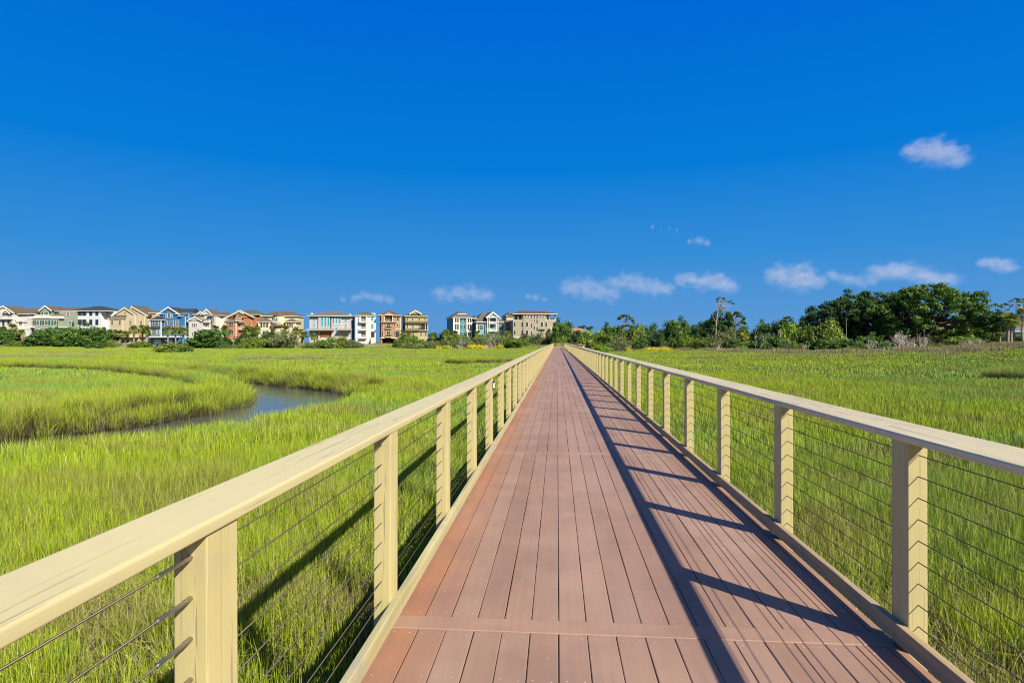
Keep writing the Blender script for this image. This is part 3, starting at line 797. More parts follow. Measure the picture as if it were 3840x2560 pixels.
    def win(s, x0, x1, y0, y1, f=0.0, nx=2, ny=2, arch=False, fr=None, gl=None, bw=0.10, name='window', ax='x'):
        xa, xb, zb, zt = s.X(x0), s.X(x1), s.Z(y1), s.Z(y0); fr = fr or s.trim; gl = gl or s.glass
        m = MB(); p = MB(); w = xb - xa
        o1, o2 = f - 0.09, f + 0.05
        m.box(xa, xa + bw, o1, o2, zb, zt); m.box(xb - bw, xb, o1, o2, zb, zt); m.box(xa + bw, xb - bw, o1 - .03, o2, zb - .03, zb + bw)
        if arch:
            n = 8; r = w / 2; cx = (xa + xb) / 2
            ring = [(cx + r * math.cos(math.pi * k / n), zt + r * .8 * math.sin(math.pi * k / n)) for k in range(n + 1)]
            inn = [(cx + (r - bw) * math.cos(math.pi * k / n), zt + (r - bw) * .8 * math.sin(math.pi * k / n)) for k in range(n + 1)]
            for k in range(n):
                q = [ring[k], ring[k+1], inn[k+1], inn[k]]
                m.extr(q, o1, o2)
            p.add([(x, f - 0.03, z) for x, z in inn], [tuple(range(n + 1))[::-1]])
        else: m.box(xa + bw, xb - bw, o1, o2, zt - bw, zt)
        mw = 0.045
        for k in range(1, nx):
            x = xa + bw + (w - 2 * bw) * k / nx; m.box(x - mw/2, x + mw/2, f - .055, f - .02, zb + bw, zt + (w * .3 if arch else -bw))
        for k in range(1, ny):
            z = zb + bw + (zt - zb - 2 * bw) * k / ny; m.box(xa + bw, xb - bw, f - .054, f - .021, z - mw/2, z + mw/2)
        p.box(xa + bw * .7, xb - bw * .7, f - 0.03, f + .02, zb + bw * .7, zt - (0 if arch else bw * .7))
        o = m.build(name, fr, s.o); p.build('pane', gl, o); return o
    def shut(s, x0, x1, y0, y1, mat, f=0.0):
        m = MB(); m.box(s.X(x0), s.X(x1), f - .07, f + .03, s.Z(y1), s.Z(y0)); m.build('shutter', mat, s.o)
    def rail(s, x0, x1, yt, yb, f, mat=None, slab=True, gap=0.22, depth=1.2):
        m = MB(); xa, xb, zb, zt = s.X(x0), s.X(x1), s.Z(yb), s.Z(yt)
        m.box(xa, xb, f - .05, f + .05, zt - .09, zt); m.box(xa, xb, f - .04, f + .04, zb + .05, zb + .13)
        n = max(2, int((xb - xa) / gap))
        for k in range(n + 1):
            x = xa + (xb - xa - .07) * k / n; m.box(x, x + .07, f - .03, f + .03, zb + .04, zt - .05)
        m.build('balcony_railing', mat or s.trim, s.o)
        if slab:
            m = MB(); m.box(xa - .05, xb + .05, f - .08, f + depth, zb - .18, zb + .03); m.build('balcony_floor', s.trim, s.o)
    def col(s, x, w, yt, yb, f, mat=None):
        m = MB(); r = w * s.kx / 2; cx = s.X(x); zb = s.Z(yb); zt = s.Z(yt)
        m.tube([(cx, f, zb), (cx, f, zt)], [r, r * .88], 10); m.box(cx - r*1.25, cx + r*1.25, f - r*1.25, f + r*1.25, zt - .12, zt + .02); m.box(cx - r*1.2, cx + r*1.2, f - r*1.2, f + r*1.2, zb - .02, zb + .15)
        m.build('column', mat or s.trim, s.o)
    def cyl(s, name, x0, x1, yt, yb, f, mat=None, n=20):
        """rounded bay, half buried in the wall behind"""
        cx = (s.X(x0) + s.X(x1)) / 2; r = (s.X(x1) - s.X(x0)) / 2; m = MB()
        m.tube([(cx, f + r, s.Z(yb)), (cx, f + r, s.Z(yt))], r, n); m.build(name, mat or s.wall, s.o, False); return r
    def cone(s, x0, x1, ye, yp, f, mat=None, n=20):
        cx = (s.X(x0) + s.X(x1)) / 2; r = (s.X(x1) - s.X(x0)) / 2; m = MB()
        m.tube([(cx, f + r, s.Z(ye)), (cx, f + r, s.Z(yp))], [r, 0.02], n); m.build('roof', mat or s.roof, s.o)
    def door(s, x0, x1, y0, y1, f, mat, name='garage_door', panels=4):
        m = MB(); xa, xb, zb, zt = s.X(x0), s.X(x1), s.Z(y1), s.Z(y0)
        m.box(xa, xb, f - .03, f + .06, zb, zt)
        for k in range(panels): 
            h = (zt - zb) / panels; m.box(xa + .12, xb - .12, f - .055, f - .02, zb + h * k + .06, zb + h * (k + 1) - .04)
        return m.build(name, mat, s.o)

# 1 pale grey house cut by the left edge
h = House('house', 'pale grey gabled house cut off by the left edge of the photo', 1, 222, 200, 900, 0, stucco("pale_grey_stucco", (0.504, 0.491, 0.470)))
h.blk('wall', -150, 258, 365, None, 0, 9); h.gable(-150, 262, 365, 240, 0, 9, 68)
h.blk('wall', 258, 500, 425, None, 1.2, 9); h.gablex(255, 560, 372, 262, 0.9, 10); h.blk('wall', 262, 555, 370, 426, 3.0, 8)
h.rail(-20, 240, 420, 470, -1.0); h.rail(285, 500, 425, 475, 1.1, slab=False)
h.win(135, 222, 372, 440, 0, 4, 2); h.win(45, 82, 505, 592, 0, 2, 3, fr=BLACKF); h.win(140, 176, 505, 575, 0, 2, 3, fr=BLACKF); h.win(300, 362, 515, 585, 1.2, 3, 2)
h.win(-20, 14, 345, 410, 0); h.trimb(-150, 500, 475, 487); h.trimb(255, 268, 370, 620, -.1); h.trimb(364, 380, 480, 640, 1.1); h.trimb(250, 500, 635, 660, 1.0)
h.gable(85, 220, 372, 310, -0.9, .2); h.door(240, 330, 800, 870, 0, WHITE)
# 2 sage green house
SAGE = siding("sage_green_siding", (0.27, 0.31, 0.225)); DGRN = plain("dark_green_shutter_paint", (0.012, 0.085, 0.075), 0.5)
h = House('house', 'sage green house with dark green shutters and curved brick stairs', 1, 224, 840, 890, 0, SAGE)
h.blk('wall', 503, 1070, 470, None, 0, 11); h.blk('wall', 1071, 1352, 340, None, .5, 11); h.blk('wall', 712, 918, 318, 471, .8, 11)
h.blk('trim_band', 495, 1180, 420, 468, -.25, 10.5, WHITE); h.hip(500, 690, 405, 330, -.3, 8); h.hip(932, 1195, 415, 330, -.35, 7)
h.gable(708, 922, 318, 236, .7, 9, 815); h.gablex(880, 1375, 322, 246, 1.5, 11); h.blk('wall', 920, 1350, 325, 420, 2.5, 10.5)
h.rail(660, 925, 392, 450, -.3, depth=1.4)
for a, b in ((553, 608), (676, 732), (815, 884), (980, 1042)): h.win(a, b, 500, 585, 0, 2, 3)
for a, b in ((524, 551), (611, 636), (649, 671), (738, 763), (780, 806), (889, 918), (951, 978), (1044, 1063)): h.shut(a, b, 503, 582, DGRN)
h.win(765, 863, 345, 402, .8, 4, 2); h.shut(736, 762, 342, 396, DGRN, .8); h.shut(870, 897, 342, 396, DGRN, .8)
h.win(1203, 1256, 348, 432, .5, 3, 3); h.win(1247, 1302, 505, 592, .5, 3, 3); h.shut(1304, 1346, 530, 612, DGRN, .5)
h.win(674, 732, 655, 704, 0, 2, 2); h.shut(648, 668, 658, 702, DGRN); h.shut(738, 760, 658, 702, DGRN); h.shut(778, 804, 658, 702, DGRN)
h.blk('porch_shade_panel', 535, 632, 640, 770, -.02, .1, BLACKF); h.col(515, 24, 622, 800, -.6); h.trimb(500, 640, 618, 636, -.9, 1.0); h.trimb(940, 1240, 617, 634, -.1)  # dark flat panel stands for the shade inside the porch
m = MB(); BR = brick("red_brick", (0.32, 0.12, 0.06))
m.box(h.X(505), h.X(620), -5.2, -.3, -.4, h.Z(830)); m.box(h.X(515), h.X(612), -3.5, -.29, h.Z(830), h.Z(790)); m.build('stairs', BR, h.o)
for sx, ex in ((560, 465), (632, 622)):
    m = MB(); m.tube([(h.X(sx), -.5, h.Z(762)), (h.X((sx*2+ex)/3), -2.2, h.Z(795)), (h.X((sx+2*ex)/3), -3.9, h.Z(835)), (h.X(ex), -5.4, h.Z(885))], .24, 6); m.build('stair_rail', WHITE, h.o)
# 3 white house with charcoal roof
WB = siding("bluish_white_siding", (0.588, 0.622, 0.672), 0.25)
h = House('house', 'bluish white house with charcoal hip roof and black framed windows', 1, 226, 1620, 890, R(-4), WB, WHITE, SH_DARK)
h.blk('wall', 1358, 1850, 322, None, 0, 8.5); h.blk('wall', 1851, 1985, 330, None, 3.2, 9.5); h.hip(1335, 1985, 318, 224, -.7, 11.0, (1560, 1700))
for y0, y1 in ((340, 410), (485, 582)):
    h.win(1453, 1504, y0, y1, 0, 2, 2, fr=BLACKF); h.win(1514, 1563, y0, y1, 0, 2, 2, fr=BLACKF); h.win(1643, 1697, y0, y1, 0, 2, 2, fr=BLACKF); h.win(1755, 1808, y0, y1, 0, 2, 2, fr=BLACKF)
    h.shut(1425, 1451, y0, y1, BLACKF); h.shut(1565, 1588, y0, y1, BLACKF); h.win(1364, 1386, y0, y1, 0, 1, 2, fr=BLACKF)
h.trimb(1358, 1850, 455, 463, -.05); h.trimb(1840, 1854, 322, 640, -.06); h.win(1895, 1925, 420, 490, 3.2, 1, 2, fr=BLACKF)
# 4 cream tan house
TAN = stucco("tan_stucco", (0.45, 0.375, 0.255))
h = House('house', 'tan house with two stacked front gables and ivory corner bands', 2, 222, 330, 920, 0, TAN, IVORY)
h.blk('wall', 40, 350, 458, 800, 0, 9); h.blk('wall', 350, 562, 402, 800, .5, 10); h.blk('wall', 562, 668, 410, 800, 1.2, 10); h.blk('wall', 668, 740, 400, 800, 4.5, 12)
h.hip(28, 356, 457, 366, -.5, 7); h.blk('wall', 110, 352, 400, 458, 1.5, 9.5); h.gable(90, 505, 404, 268, 1.2, 11, 298); h.gable(330, 690, 410, 246, 2.2, 12, 402)
h.hip(590, 800, 345, 300, 5, 12, None); h.blk('wall', 610, 780, 348, 412, 5.5, 11.5)
for a, b, y0, y1 in ((82, 126, 490, 580), (220, 264, 490, 580), (402, 446, 500, 585)): h.win(a, b, y0, y1, 0 if a < 300 else .5)
h.win(578, 618, 502, 590, 1.2); h.win(280, 322, 340, 376, 1.2); h.win(128, 204, 662, 752, 0, 2, 3); h.win(690, 716, 360, 405, 5.5); h.win(750, 776, 365, 410, 5.5); h.win(395, 440, 680, 755, .5)
for x0, x1 in ((36, 60), (285, 308)): h.trimb(x0, x1, 460, 690, -.08)
h.trimb(496, 522, 420, 640, .38); h.trimb(648, 670, 420, 600, 1.1); h.trimb(40, 562, 785, 812, -.14, .9); h.trimb(352, 496, 440, 458, .4)
h.blk('wall', 60, 560, 812, None, 1.6, 9); h.door(110, 235, 850, 915, 1.6, WHITE); h.door(250, 355, 862, 915, 1.6, BLACKF); h.door(362, 475, 850, 915, 1.6, WHITE)
BL = plain("rust_red_door", (0.30, 0.07, 0.03), .6)
h.blk('wall', 562, 740, 812, None, 2.5, 10); h.door(566, 606, 762, 818, 1.15, BL, 'door', 2)
# 5 blue house
BLU = siding("strong_blue_siding", (0.030, 0.155, 0.335)); BLUS = plain("blue_shadow_paint", (0.03, 0.14, 0.36))
h = House('house', 'bright blue house with white trim and charcoal roof', 2, 223, 1110, 920, 0, BLU, WHITE, SH_DARK)
h.blk('wall', 1022, 1335, 470, 800, .4, 10); h.blk('wall', 935, 1335, 385, 470, 1.6, 10); h.blk('wall', 1336, 1432, 400, 800, 1.0, 10); h.blk('wall', 1433, 1500, 350, None, 2.4, 10)
h.gable(905, 1305, 385, 258, 1.4, 9, 1100); h.gablex(905, 1470, 360, 266, 2.6, 10.5)
h.blk('wall', 806, 1026, 482, 660, -.6, 6); h.hip(790, 1075, 486, 416, -1.1, 6); h.shed(815, 1010, 612, 642, -1.3, -.58); h.blk('wall', 822, 1004, 645, 800, -.9, 5)
h.win(866, 974, 497, 598, -.6, 4, 4); h.win(860, 946, 660, 764, -.9, 4, 4); h.win(958, 1000, 660, 764, -.9, 2, 4); h.win(826, 852, 660, 764, -.9, 1, 4)
h.win(1042, 1078, 372, 452, 1.4, 2, 3); h.win(1082, 1130, 372, 452, 1.4, 2, 3, True); h.win(1134, 1170, 372, 452, 1.4, 2, 3)
h.win(1058, 1112, 500, 622, .4, 2, 4); h.win(1152, 1222, 498, 622, .4, 3, 4); h.win(1250, 1318, 498, 604, .4, 3, 4); h.win(1048, 1200, 700, 762, .4, 4, 2); h.win(1434, 1456, 380, 465, 2.3, 1, 3)
h.trimb(1008, 1030, 500, 800, -.75); h.trimb(804, 824, 492, 660, -.75); h.trimb(800, 1335, 790, 815, -1.0, 1.4); h.trimb(1414, 1426, 430, 930, .85, .12, name='downspout'); h.trimb(1336, 1500, 796, 812, .9)
h.blk('wall', 815, 1330, 815, None, .8, 9); h.door(840, 972, 848, 905, .8, WHITE); h.door(1040, 1182, 848, 912, .8, WHITE); h.blk('wall', 1380, 1448, 812, None, .9, 9)
h.trimb(885, 1010, 366, 382, 1.0, .6); h.trimb(1225, 1315, 370, 386, 1.0, .6); h.hip(1280, 1390, 412, 370, .6, 6); h.hip(1440, 1540, 450, 392, 2.2, 9)
# 6 white grey house with round bay
PALE = stucco("pale_warm_grey_stucco", (0.504, 0.479, 0.437))
h = House('house', 'off white house with round bay and small pediment left of the terracotta house', 2, 224, 1800, 940, 0, PALE, WHITE)
h.blk('wall', 1516, 1752, 505, None, -.4, 8); h.gable(1510, 1765, 508, 438, -.6, 6, 1635, .25); h.blk('wall', 1552, 1870, 385, None, 1.5, 10)
h.hip(1540, 1800, 382, 318, 1.0, 10, (1590, 1760)); h.gable(1720, 1905, 388, 298, 1.0, 9, 1812, .25); h.gable(1650, 1770, 388, 340, .8, 4, 1702, .2)
h.cyl('wall', 1858, 2118, 402, 960, .5); h.hip(1845, 2135, 400, 334, .2, 12, (1930, 2100))
h.blk('wall', 2095, 2170, 470, None, 5.0, 12); h.hip(2090, 2185, 470, 432, 4.8, 12)
for a in (1578, 1610, 1642): h.win(a, a + 30, 552, 622, -.4, 1, 3)
h.win(1578, 1604, 715, 782, -.4, 1, 3); h.win(1606, 1658, 715, 782, -.4, 2, 3, True); h.win(1660, 1684, 715, 782, -.4, 1, 3)
h.win(1922, 1964, 455, 520, .62, 2, 4, True); h.win(1806, 1844, 425, 490, 1.5, 2, 3, True); h.rail(1765, 1866, 470, 510, .2, IRON); h.win(1778, 1812, 560, 622, 1.5, 2, 3); h.win(1818, 1856, 560, 622, 1.5, 2, 3); h.rail(1765, 1866, 620, 655, .3)
h.win(1925, 1960, 610, 660, .62, 2, 3, True); h.win(2044, 2062, 530, 590, 1.4, 1, 2); h.trimb(1762, 1870, 515, 540, .2, 1.2)
# 7 terracotta house
TERRA = stucco("terracotta_stucco", (0.400, 0.155, 0.082))
h = House('house', 'terracotta orange house with cream garage door', 3, 224, 560, 960, 0, TERRA, IVORY, SH_GREEN)
GAR = plain("cream_garage_paint", (0.66, 0.57, 0.34), .5, .04)
h.blk('wall', 332, 535, 512, None, 0, 8); h.hip(318, 548, 512, 449, -.5, 7); h.blk('wall', 342, 880, 440, None, 1.5, 10)
h.gable(335, 820, 440, 318, 1.2, 10, 575, .4); h.hip(420, 880, 380, 292, 2.4, 11, (590, 745)); h.blk('wall', 780, 905, 450, None, 4.0, 11); h.hip(760, 915, 452, 400, 3.6, 11.5)
h.blk('dormer_wall', 504, 638, 378, 455, .2, 6); h.gable(496, 648, 378, 326, 0, 6, 566, .2)
h.win(535, 618, 388, 452, .2, 4, 3); h.rail(510, 632, 452, 506, -.6); h.win(372, 466, 530, 616, 0, 3, 3); h.win(378, 466, 695, 774, 0, 3, 3, True); h.win(566, 654, 560, 610, 1.5, 4, 2, True); h.rail(535, 662, 610, 664, .5)
h.win(722, 768, 535, 602, 1.5); h.trimb(330, 560, 818, 832, -.14, .3); h.trimb(506, 528, 515, 820, -.1); h.trimb(318, 332, 515, 600, -.1, .3); h.door(350, 480, 855, 945, 0, GAR, panels=5); h.win(765, 782, 490, 508, 1.5, 1, 1)
h.door(586, 612, 690, 770, 1.5, IVORY, 'door', 2)
# 8 pale yellow house with cone roofed bay
PYEL = stucco("pale_yellow_stucco", (0.554, 0.496, 0.319)); DBR = plain("dark_brown_shutter_paint", (0.07, 0.028, 0.02), .5)
h = House('house', 'pale yellow house with brown hip roof and rounded central bay', 3, 224, 1290, 940, R(5), PYEL, WHITE)
h.blk('wall', 968, 1618, 415, None, 1.2, 11); h.hip(945, 1640, 412, 314, .5, 12, (1145, 1470))
h.blk('wall', 932, 1152, 520, None, -.4, 7); h.hip(908, 1178, 518, 440, -.9, 6.5); h.blk('wall', 1432, 1622, 525, None, -.3, 7); h.hip(1408, 1650, 524, 455, -.8, 6.5)
h.cyl('wall', 1188, 1402, 420, 960, -.6); h.cone(1175, 1412, 412, 334, -.9); h.shed(1165, 1380, 568, 602, -1.4, -.4)
for a in (1203, 1254, 1303): h.win(a, a + 38, 465, 530, -.6 + (.25 if a != 1254 else 0), 2, 3, True)
h.trimb(1190, 1345, 532, 545, -.75); h.win(1016, 1070, 565, 628, -.4, 2, 3, True); h.shut(974, 1003, 545, 628, DBR, -.4); h.shut(1080, 1107, 545, 628, DBR, -.4)
h.win(1486, 1534, 568, 628, -.3, 2, 3, True); h.shut(1460, 1482, 548, 628, DBR, -.3); h.shut(1540, 1562, 548, 628, DBR, -.3); h.win(1008, 1072, 692, 752, -.4, 2, 2); h.shut(1082, 1108, 690, 752, DBR, -.4)
h.trimb(932, 1152, 655, 668, -.5); h.trimb(930, 948, 525, 760, -.5); h.trimb(1132, 1152, 525, 760, -.5); h.trimb(1600, 1624, 530, 760, -.4)
h.blk('porch_shade_panel', 1450, 1600, 815, 900, -.34, -.2, BLACKF); h.rail(1440, 1620, 790, 825, -1.0)  # shaded opening painted as a flat dark panel on the bay
# 9 lilac grey modern house
LIL = stucco("lilac_grey_stucco", (0.420, 0.386, 0.395)); OAKD = plain("golden_wood_cladding", (0.28, 0.13, 0.03), .6, .25, 2.0); MET = plain("grey_standing_seam", (0.26, 0.23, 0.20), .5, .1)
h = House('house', 'lilac grey modern house with turquoise windows and a golden wood panel', 4, 226, 530, 810, R(7), LIL, WHITE, SH_GREY, CYAN)
h.blk('wall', 178, 328, 385, 800, .6, 11); h.blk('wall', 332, 530, 388, 800, 0, 11); h.blk('wall', 530, 552, 388, 700, 1.6, 11); h.blk('wall', 552, 720, 388, 800, .3, 11); h.blk('wall', 720, 880, 385, 800, .6, 11)
h.hip(145, 908, 378, 292, -.7, 13, (430, 640)); h.blk('chimney', 196, 236, 338, 372, 1, 2.2, WHITE); h.blk('chimney', 842, 880, 350, 372, 1, 2.2, WHITE)
for a, b, y0, y1, f in ((238, 284, 395, 480, .6), (238, 284, 512, 582, .6), (772, 816, 398, 484, .6), (772, 816, 515, 584, .6), (238, 282, 632, 680, .6), (772, 816, 638, 722, .6)): h.win(a, b, y0, y1, f, 2, 2)
for a in (377, 431, 484): h.win(a, a + 44, 392, 565, 0, 1, 2)
for a in (567, 621, 673): h.win(a, a + 40, 392, 518, .3, 1, 3)
h.win(626, 650, 580, 654, .3, 1, 1, fr=MET); h.trimb(565, 720, 516, 528, .1)
h.shed(138, 602, 596, 622, -2.0, .62, MET); h.hip(345, 575, 612, 584, -1.8, 1.5, None, MET, .1); h.shed(675, 905, 600, 624, -2.0, .62, MET); h.trimb(138, 602, 623, 634, -2.0, 2.4); h.trimb(675, 905, 624, 632, -2.0, 2.4)
h.door(370, 522, 640, 746, -.05, OAKD, 'wood_panel', 1); h.trimb(364, 370, 632, 752, -.12, mat=BLACKF); h.trimb(522, 528, 632, 752, -.12, mat=BLACKF); h.trimb(364, 528, 746, 752, -.12, mat=BLACKF)
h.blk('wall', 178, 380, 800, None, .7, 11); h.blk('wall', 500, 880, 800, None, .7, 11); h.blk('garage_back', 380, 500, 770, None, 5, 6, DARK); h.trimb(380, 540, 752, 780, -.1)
# 10 narrow white aqua house
AQUA = stucco("pale_aqua_stucco", (0.504, 0.554, 0.521))
h = House('house', 'narrow pale aqua house with three stacked white balconies', 4, 228, 1135, 860, R(14), AQUA, WHITE, SH_GREEN)
h.blk('wall', 968, 1306, 378, None, 0, 10); h.hip(952, 1322, 374, 298, -.6, 10.6); h.blk('parapet', 1225, 1306, 330, 362, 3, 6, WHITE)
for x0, x1 in ((964, 984), (1205, 1222), (1288, 1308)): h.trimb(x0, x1, 385, 770, -.09)
for y0 in (482, 618, 752): h.trimb(968, 1306, y0, y0 + 10, -.12)
for yw0, yw1, yr in ((398, 452, 447), (525, 582, 577), (658, 718, 714)):
    h.win(1058, 1142, yw0, yw1 + 30, 0, 2, 2); h.rail(1032, 1152, yr, yr + 48, -1.3)
h.col(1042, 14, 385, 490, -1.2); h.col(1150, 14, 385, 490, -1.2)
h.win(1226, 1270, 395, 467, 0, 1, 1, gl=CYAN); h.win(1226, 1270, 518, 604, 0, 1, 1, gl=CYAN); h.blk('porch_shade_panel', 1226, 1286, 650, 750, -.02, .1, BLACKF)  # entry shade painted as a dark flat panel
m = MB()
for k in range(8): m.box(h.X(1222), h.X(1298), -3.2 + k * .4, -2.8 + k * .4 if k < 7 else -.02, -.5, h.Z(840) + (h.Z(752) - h.Z(840)) * (k + 1) / 8)
m.build('stairs', IVORY, h.o); h.door(1005, 1186, 790, 850, -.02, WHITE)
# 11 brown house
BRN = stucco("tan_brown_stucco", (0.331, 0.184, 0.115))
h = House('house', 'brown house with oval window and open garage holding a red car', 4, 228, 1560, 860, R(14), BRN, IVORY, SH_RED)
h.blk('wall', 1388, 1735, 375, 760, 0, 11); h.hip(1348, 1750, 370, 288, -.8, 12, None); h.blk('wall', 1402, 1640, 495, 760, -1.3, .2); h.blk('wall', 1400, 1450, 378, 495, -1.1, .2)
h.hip(1450, 1606, 366, 324, -1.6, 5, None, MET); h.shed(1388, 1655, 470, 496, -1.9, .1, MET); h.blk('balcony_shade_panel', 1466, 1600, 385, 475, -.03, .1, BLACKF); h.win(1490, 1552, 396, 468, -.05, 2, 3); h.col(1456, 18, 384, 485, -1.0); h.col(1590, 18, 384, 485, -1.0)  # dark panel on the wall paints the balcony's shade
h.win(1488, 1558, 518, 590, -1.3, 2, 3); h.win(1486, 1558, 640, 740, -1.3, 2, 4); h.rail(1470, 1575, 570, 600, -1.9, IRON, True, .2, .7); h.rail(1470, 1575, 708, 740, -1.9, IRON, True, .2, .7)
for a, b, y0, y1 in ((1408, 1436, 515, 578), (1606, 1632, 515, 578), (1406, 1436, 635, 725), (1604, 1632, 638, 722)): h.win(a, b, y0, y1, -1.3, 1, 2)
h.win(1658, 1700, 396, 464, 0, 1, 1)
m = MB(); cx, cz = h.X(1678), h.Z(542); n = 18
ring = [(cx + 1.05 * h.kx * 22 * math.cos(2*math.pi*k/n), cz + h.kz * 31 * math.sin(2*math.pi*k/n)) for k in range(n)]
inn = [(cx + (p[0]-cx) * .72, cz + (p[1]-cz) * .72) for p in ring]
for k in range(n): m.extr([ring[k], ring[(k+1)%n], inn[(k+1)%n], inn[k]], -.08, .05)
o = m.build('oval_window', IVORY, h.o); m = MB(); m.extr(inn, -.03, .02); m.build('pane', GLASS, o)
for y0, y1 in ((488, 500), (604, 616), (752, 768)): h.trimb(1385, 1735, y0, y1, -1.42 if y0 > 700 else -.1, 1.5 if y0 > 700 else .2)
h.trimb(1724, 1737, 378, 760, -.1); h.blk('porch_shade_panel', 1642, 1700, 645, 752, -.02, .1, BLACKF)  # shaded entry put in as a near-black panel
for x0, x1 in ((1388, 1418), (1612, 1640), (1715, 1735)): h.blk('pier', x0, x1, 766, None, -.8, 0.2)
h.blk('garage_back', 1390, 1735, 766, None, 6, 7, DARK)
m = MB()
for k in range(7): m.box(h.X(1640), h.X(1712), -4.0 + k * .5, -.05, -.5, h.Z(845) + (h.Z(752) - h.Z(845)) * (k + 1) / 7)
m.build('stairs', BRN, h.o)
BRNX, BRNY = h.o.location.x, h.o.location.y
# 12 olive yellow house
OLV = siding("olive_yellow_siding", (0.365, 0.335, 0.165))
h = House('house', 'olive yellow four storey house right of the brown house', 4, 229, 2000, 840, R(16), OLV, IVORY)
h.blk('wall', 1812, 2185, 390, 780, 0, 12); h.hip(1790, 2198, 386, 320, -.7, 12.5, (1900, 2080)); h.gable(1892, 2080, 350, 296, .8, 8, 1984, .3)
h.shed(1800, 2198, 474, 504, -.9, .02); h.shed(1800, 2036, 600, 634, -.9, .02); h.trimb(1806, 2196, 504, 512, -.8, .9); h.trimb(1806, 2196, 628, 636, -.8, .9)
for a in (1826, 1920, 2030, 2128): h.win(a, a + 30, 415, 472, 0, 1, 2)
for a in (1832, 1922): h.win(a, a + 32, 526, 594, 0, 1, 2)
h.blk('balcony_shade_panel', 2036, 2176, 530, 626, -.02, .1, BLACKF); h.win(2042, 2072, 535, 600, -.05, 1, 2); h.rail(2036, 2190, 592, 628, -.75, IRON, True, .2, .8); h.col(2142, 12, 528, 628, -.7); h.col(2186, 12, 528, 628, -.7)  # balcony shade is a dark panel, flat on the wall
for a in (1925, 2060, 2142): h.win(a, a + 32, 660, 728, 0, 1, 2)
h.trimb(2020, 2192, 764, 776, -.1); h.blk('wall', 1812, 2060, 780, None, .1, 12); h.blk('pier', 2110, 2190, 780, None, .1, 1.2); h.blk('garage_back', 2060, 2110, 780, None, 4, 5, DARK); h.trimb(2182, 2198, 770, 820, -.3, .5)
# 13 teal tower house
TEAL = siding("teal_siding", (0.075, 0.250, 0.285)); CHAR = plain("charcoal_shutter_paint", (0.03, 0.05, 0.05), .5)
h = House('house', 'deep teal house with two white window bays and grey hip roof', 5, 232, 560, 700, R(20), TEAL, WHITE, shingle("slate_grey_shingles", (0.12, 0.115, 0.11)))
h.blk('wall', 410, 716, 384, None, 0, 9.5); h.hip(395, 732, 380, 272, -.8, 10.5, None)
h.blk('bay', 414, 516, 384, 652, -.45, .2, WHITE); h.blk('bay', 622, 716, 384, 612, -.45, .2, WHITE); h.blk('dormer_wall', 504, 632, 316, 350, 1.2, 5, WHITE); h.hip(494, 640, 318, 280, .8, 6, None)
for a in (443, 477, 641, 675):
    h.win(a, a + 22, 394, 458, -.45, 1, 3, bw=.07, fr=BLACKF); h.win(a, a + 22, 488, 574, -.45, 1, 3, bw=.07, fr=BLACKF)
for y0, y1 in ((398, 448), (502, 558), (614, 660)): h.win(552, 586, y0, y1, 0); h.shut(532, 550, y0, y1, CHAR); h.shut(588, 606, y0, y1, CHAR)
h.blk('porch_shade_panel', 640, 690, 612, 680, -.02, .1, BLACKF); h.col(636, 14, 612, 690, -.4); h.col(704, 14, 612, 690, -.4); h.trimb(414, 516, 470, 482, -.5)  # porch shade drawn as a dark panel on the wall
# 14 teal porch house
h = House('house', 'aqua house with white double porch and wide grey roof', 5, 232, 1010, 700, R(18), siding("aqua_siding", (0.168, 0.336, 0.378)), WHITE, shingle("slate_grey_shingles", (0.12, 0.115, 0.11)))
h.blk('wall', 792, 1228, 455, None, 0, 11); h.hip(765, 1248, 452, 288, -.9, 12, (940, 1000)); h.blk('porch_back', 945, 1098, 385, 456, .2, 6)
h.gable(925, 1122, 384, 306, -1.8, 5, 1022, .3); h.trimb(925, 1122, 376, 390, -1.9, 2.4)
for x in (940, 966, 1078, 1104): h.col(x, 15, 390, 690, -1.6)
h.win(982, 1048, 402, 448, .2, 4, 2); h.win(982, 1048, 505, 560, 0, 4, 2); h.rail(960, 1080, 446, 478, -1.6, None, True, .22, 1.7); h.rail(960, 1080, 556, 596, -1.6, None, True, .22, 1.6)
h.win(832, 898, 505, 580, 0, 3, 3); h.win(1114, 1176, 505, 580, 0, 3, 3); h.shut(812, 829, 505, 572, CHAR); h.shut(1180, 1196, 505, 572, CHAR); h.win(1134, 1170, 628, 680, 0); h.shut(1182, 1196, 628, 672, CHAR)
h.trimb(786, 1232, 460, 485, -.12); h.trimb(784, 800, 460, 690, -.1); h.trimb(1216, 1230, 460, 690, -.1)
for k in range(12):
    if not 935 < 800 + k * 38 < 1100: h.blk('bracket', 800 + k * 38, 806 + k * 38, 452, 466, -.6, .02, WHITE)
h.hip(755, 830, 395, 350, 2.0, 8); h.hip(1120, 1195, 395, 350, 2.0, 8)
# 15 pale yellow tower house behind
h = House('house', 'pale yellow tower house half hidden behind the big beige house', 5, 246, 1300, 700, R(12), stucco("butter_stucco", (0.44, 0.40, 0.25)), IVORY, SH_BROWN)
h.blk('wall', 1256, 1375, 352, None, 0, 9); h.hip(1244, 1400, 350, 298, -.6, 9.6); h.blk('wall', 1236, 1400, 470, None, -2.0, .1); h.shed(1230, 1400, 425, 468, -2.6, .02)
for a in (1304, 1334): h.win(a, a + 18, 355, 372, 0, 1, 1, bw=.06)
h.win(1264, 1280, 530, 575, -2.0, 1, 2); h.win(1336, 1356, 510, 570, -2.0, 1, 2)
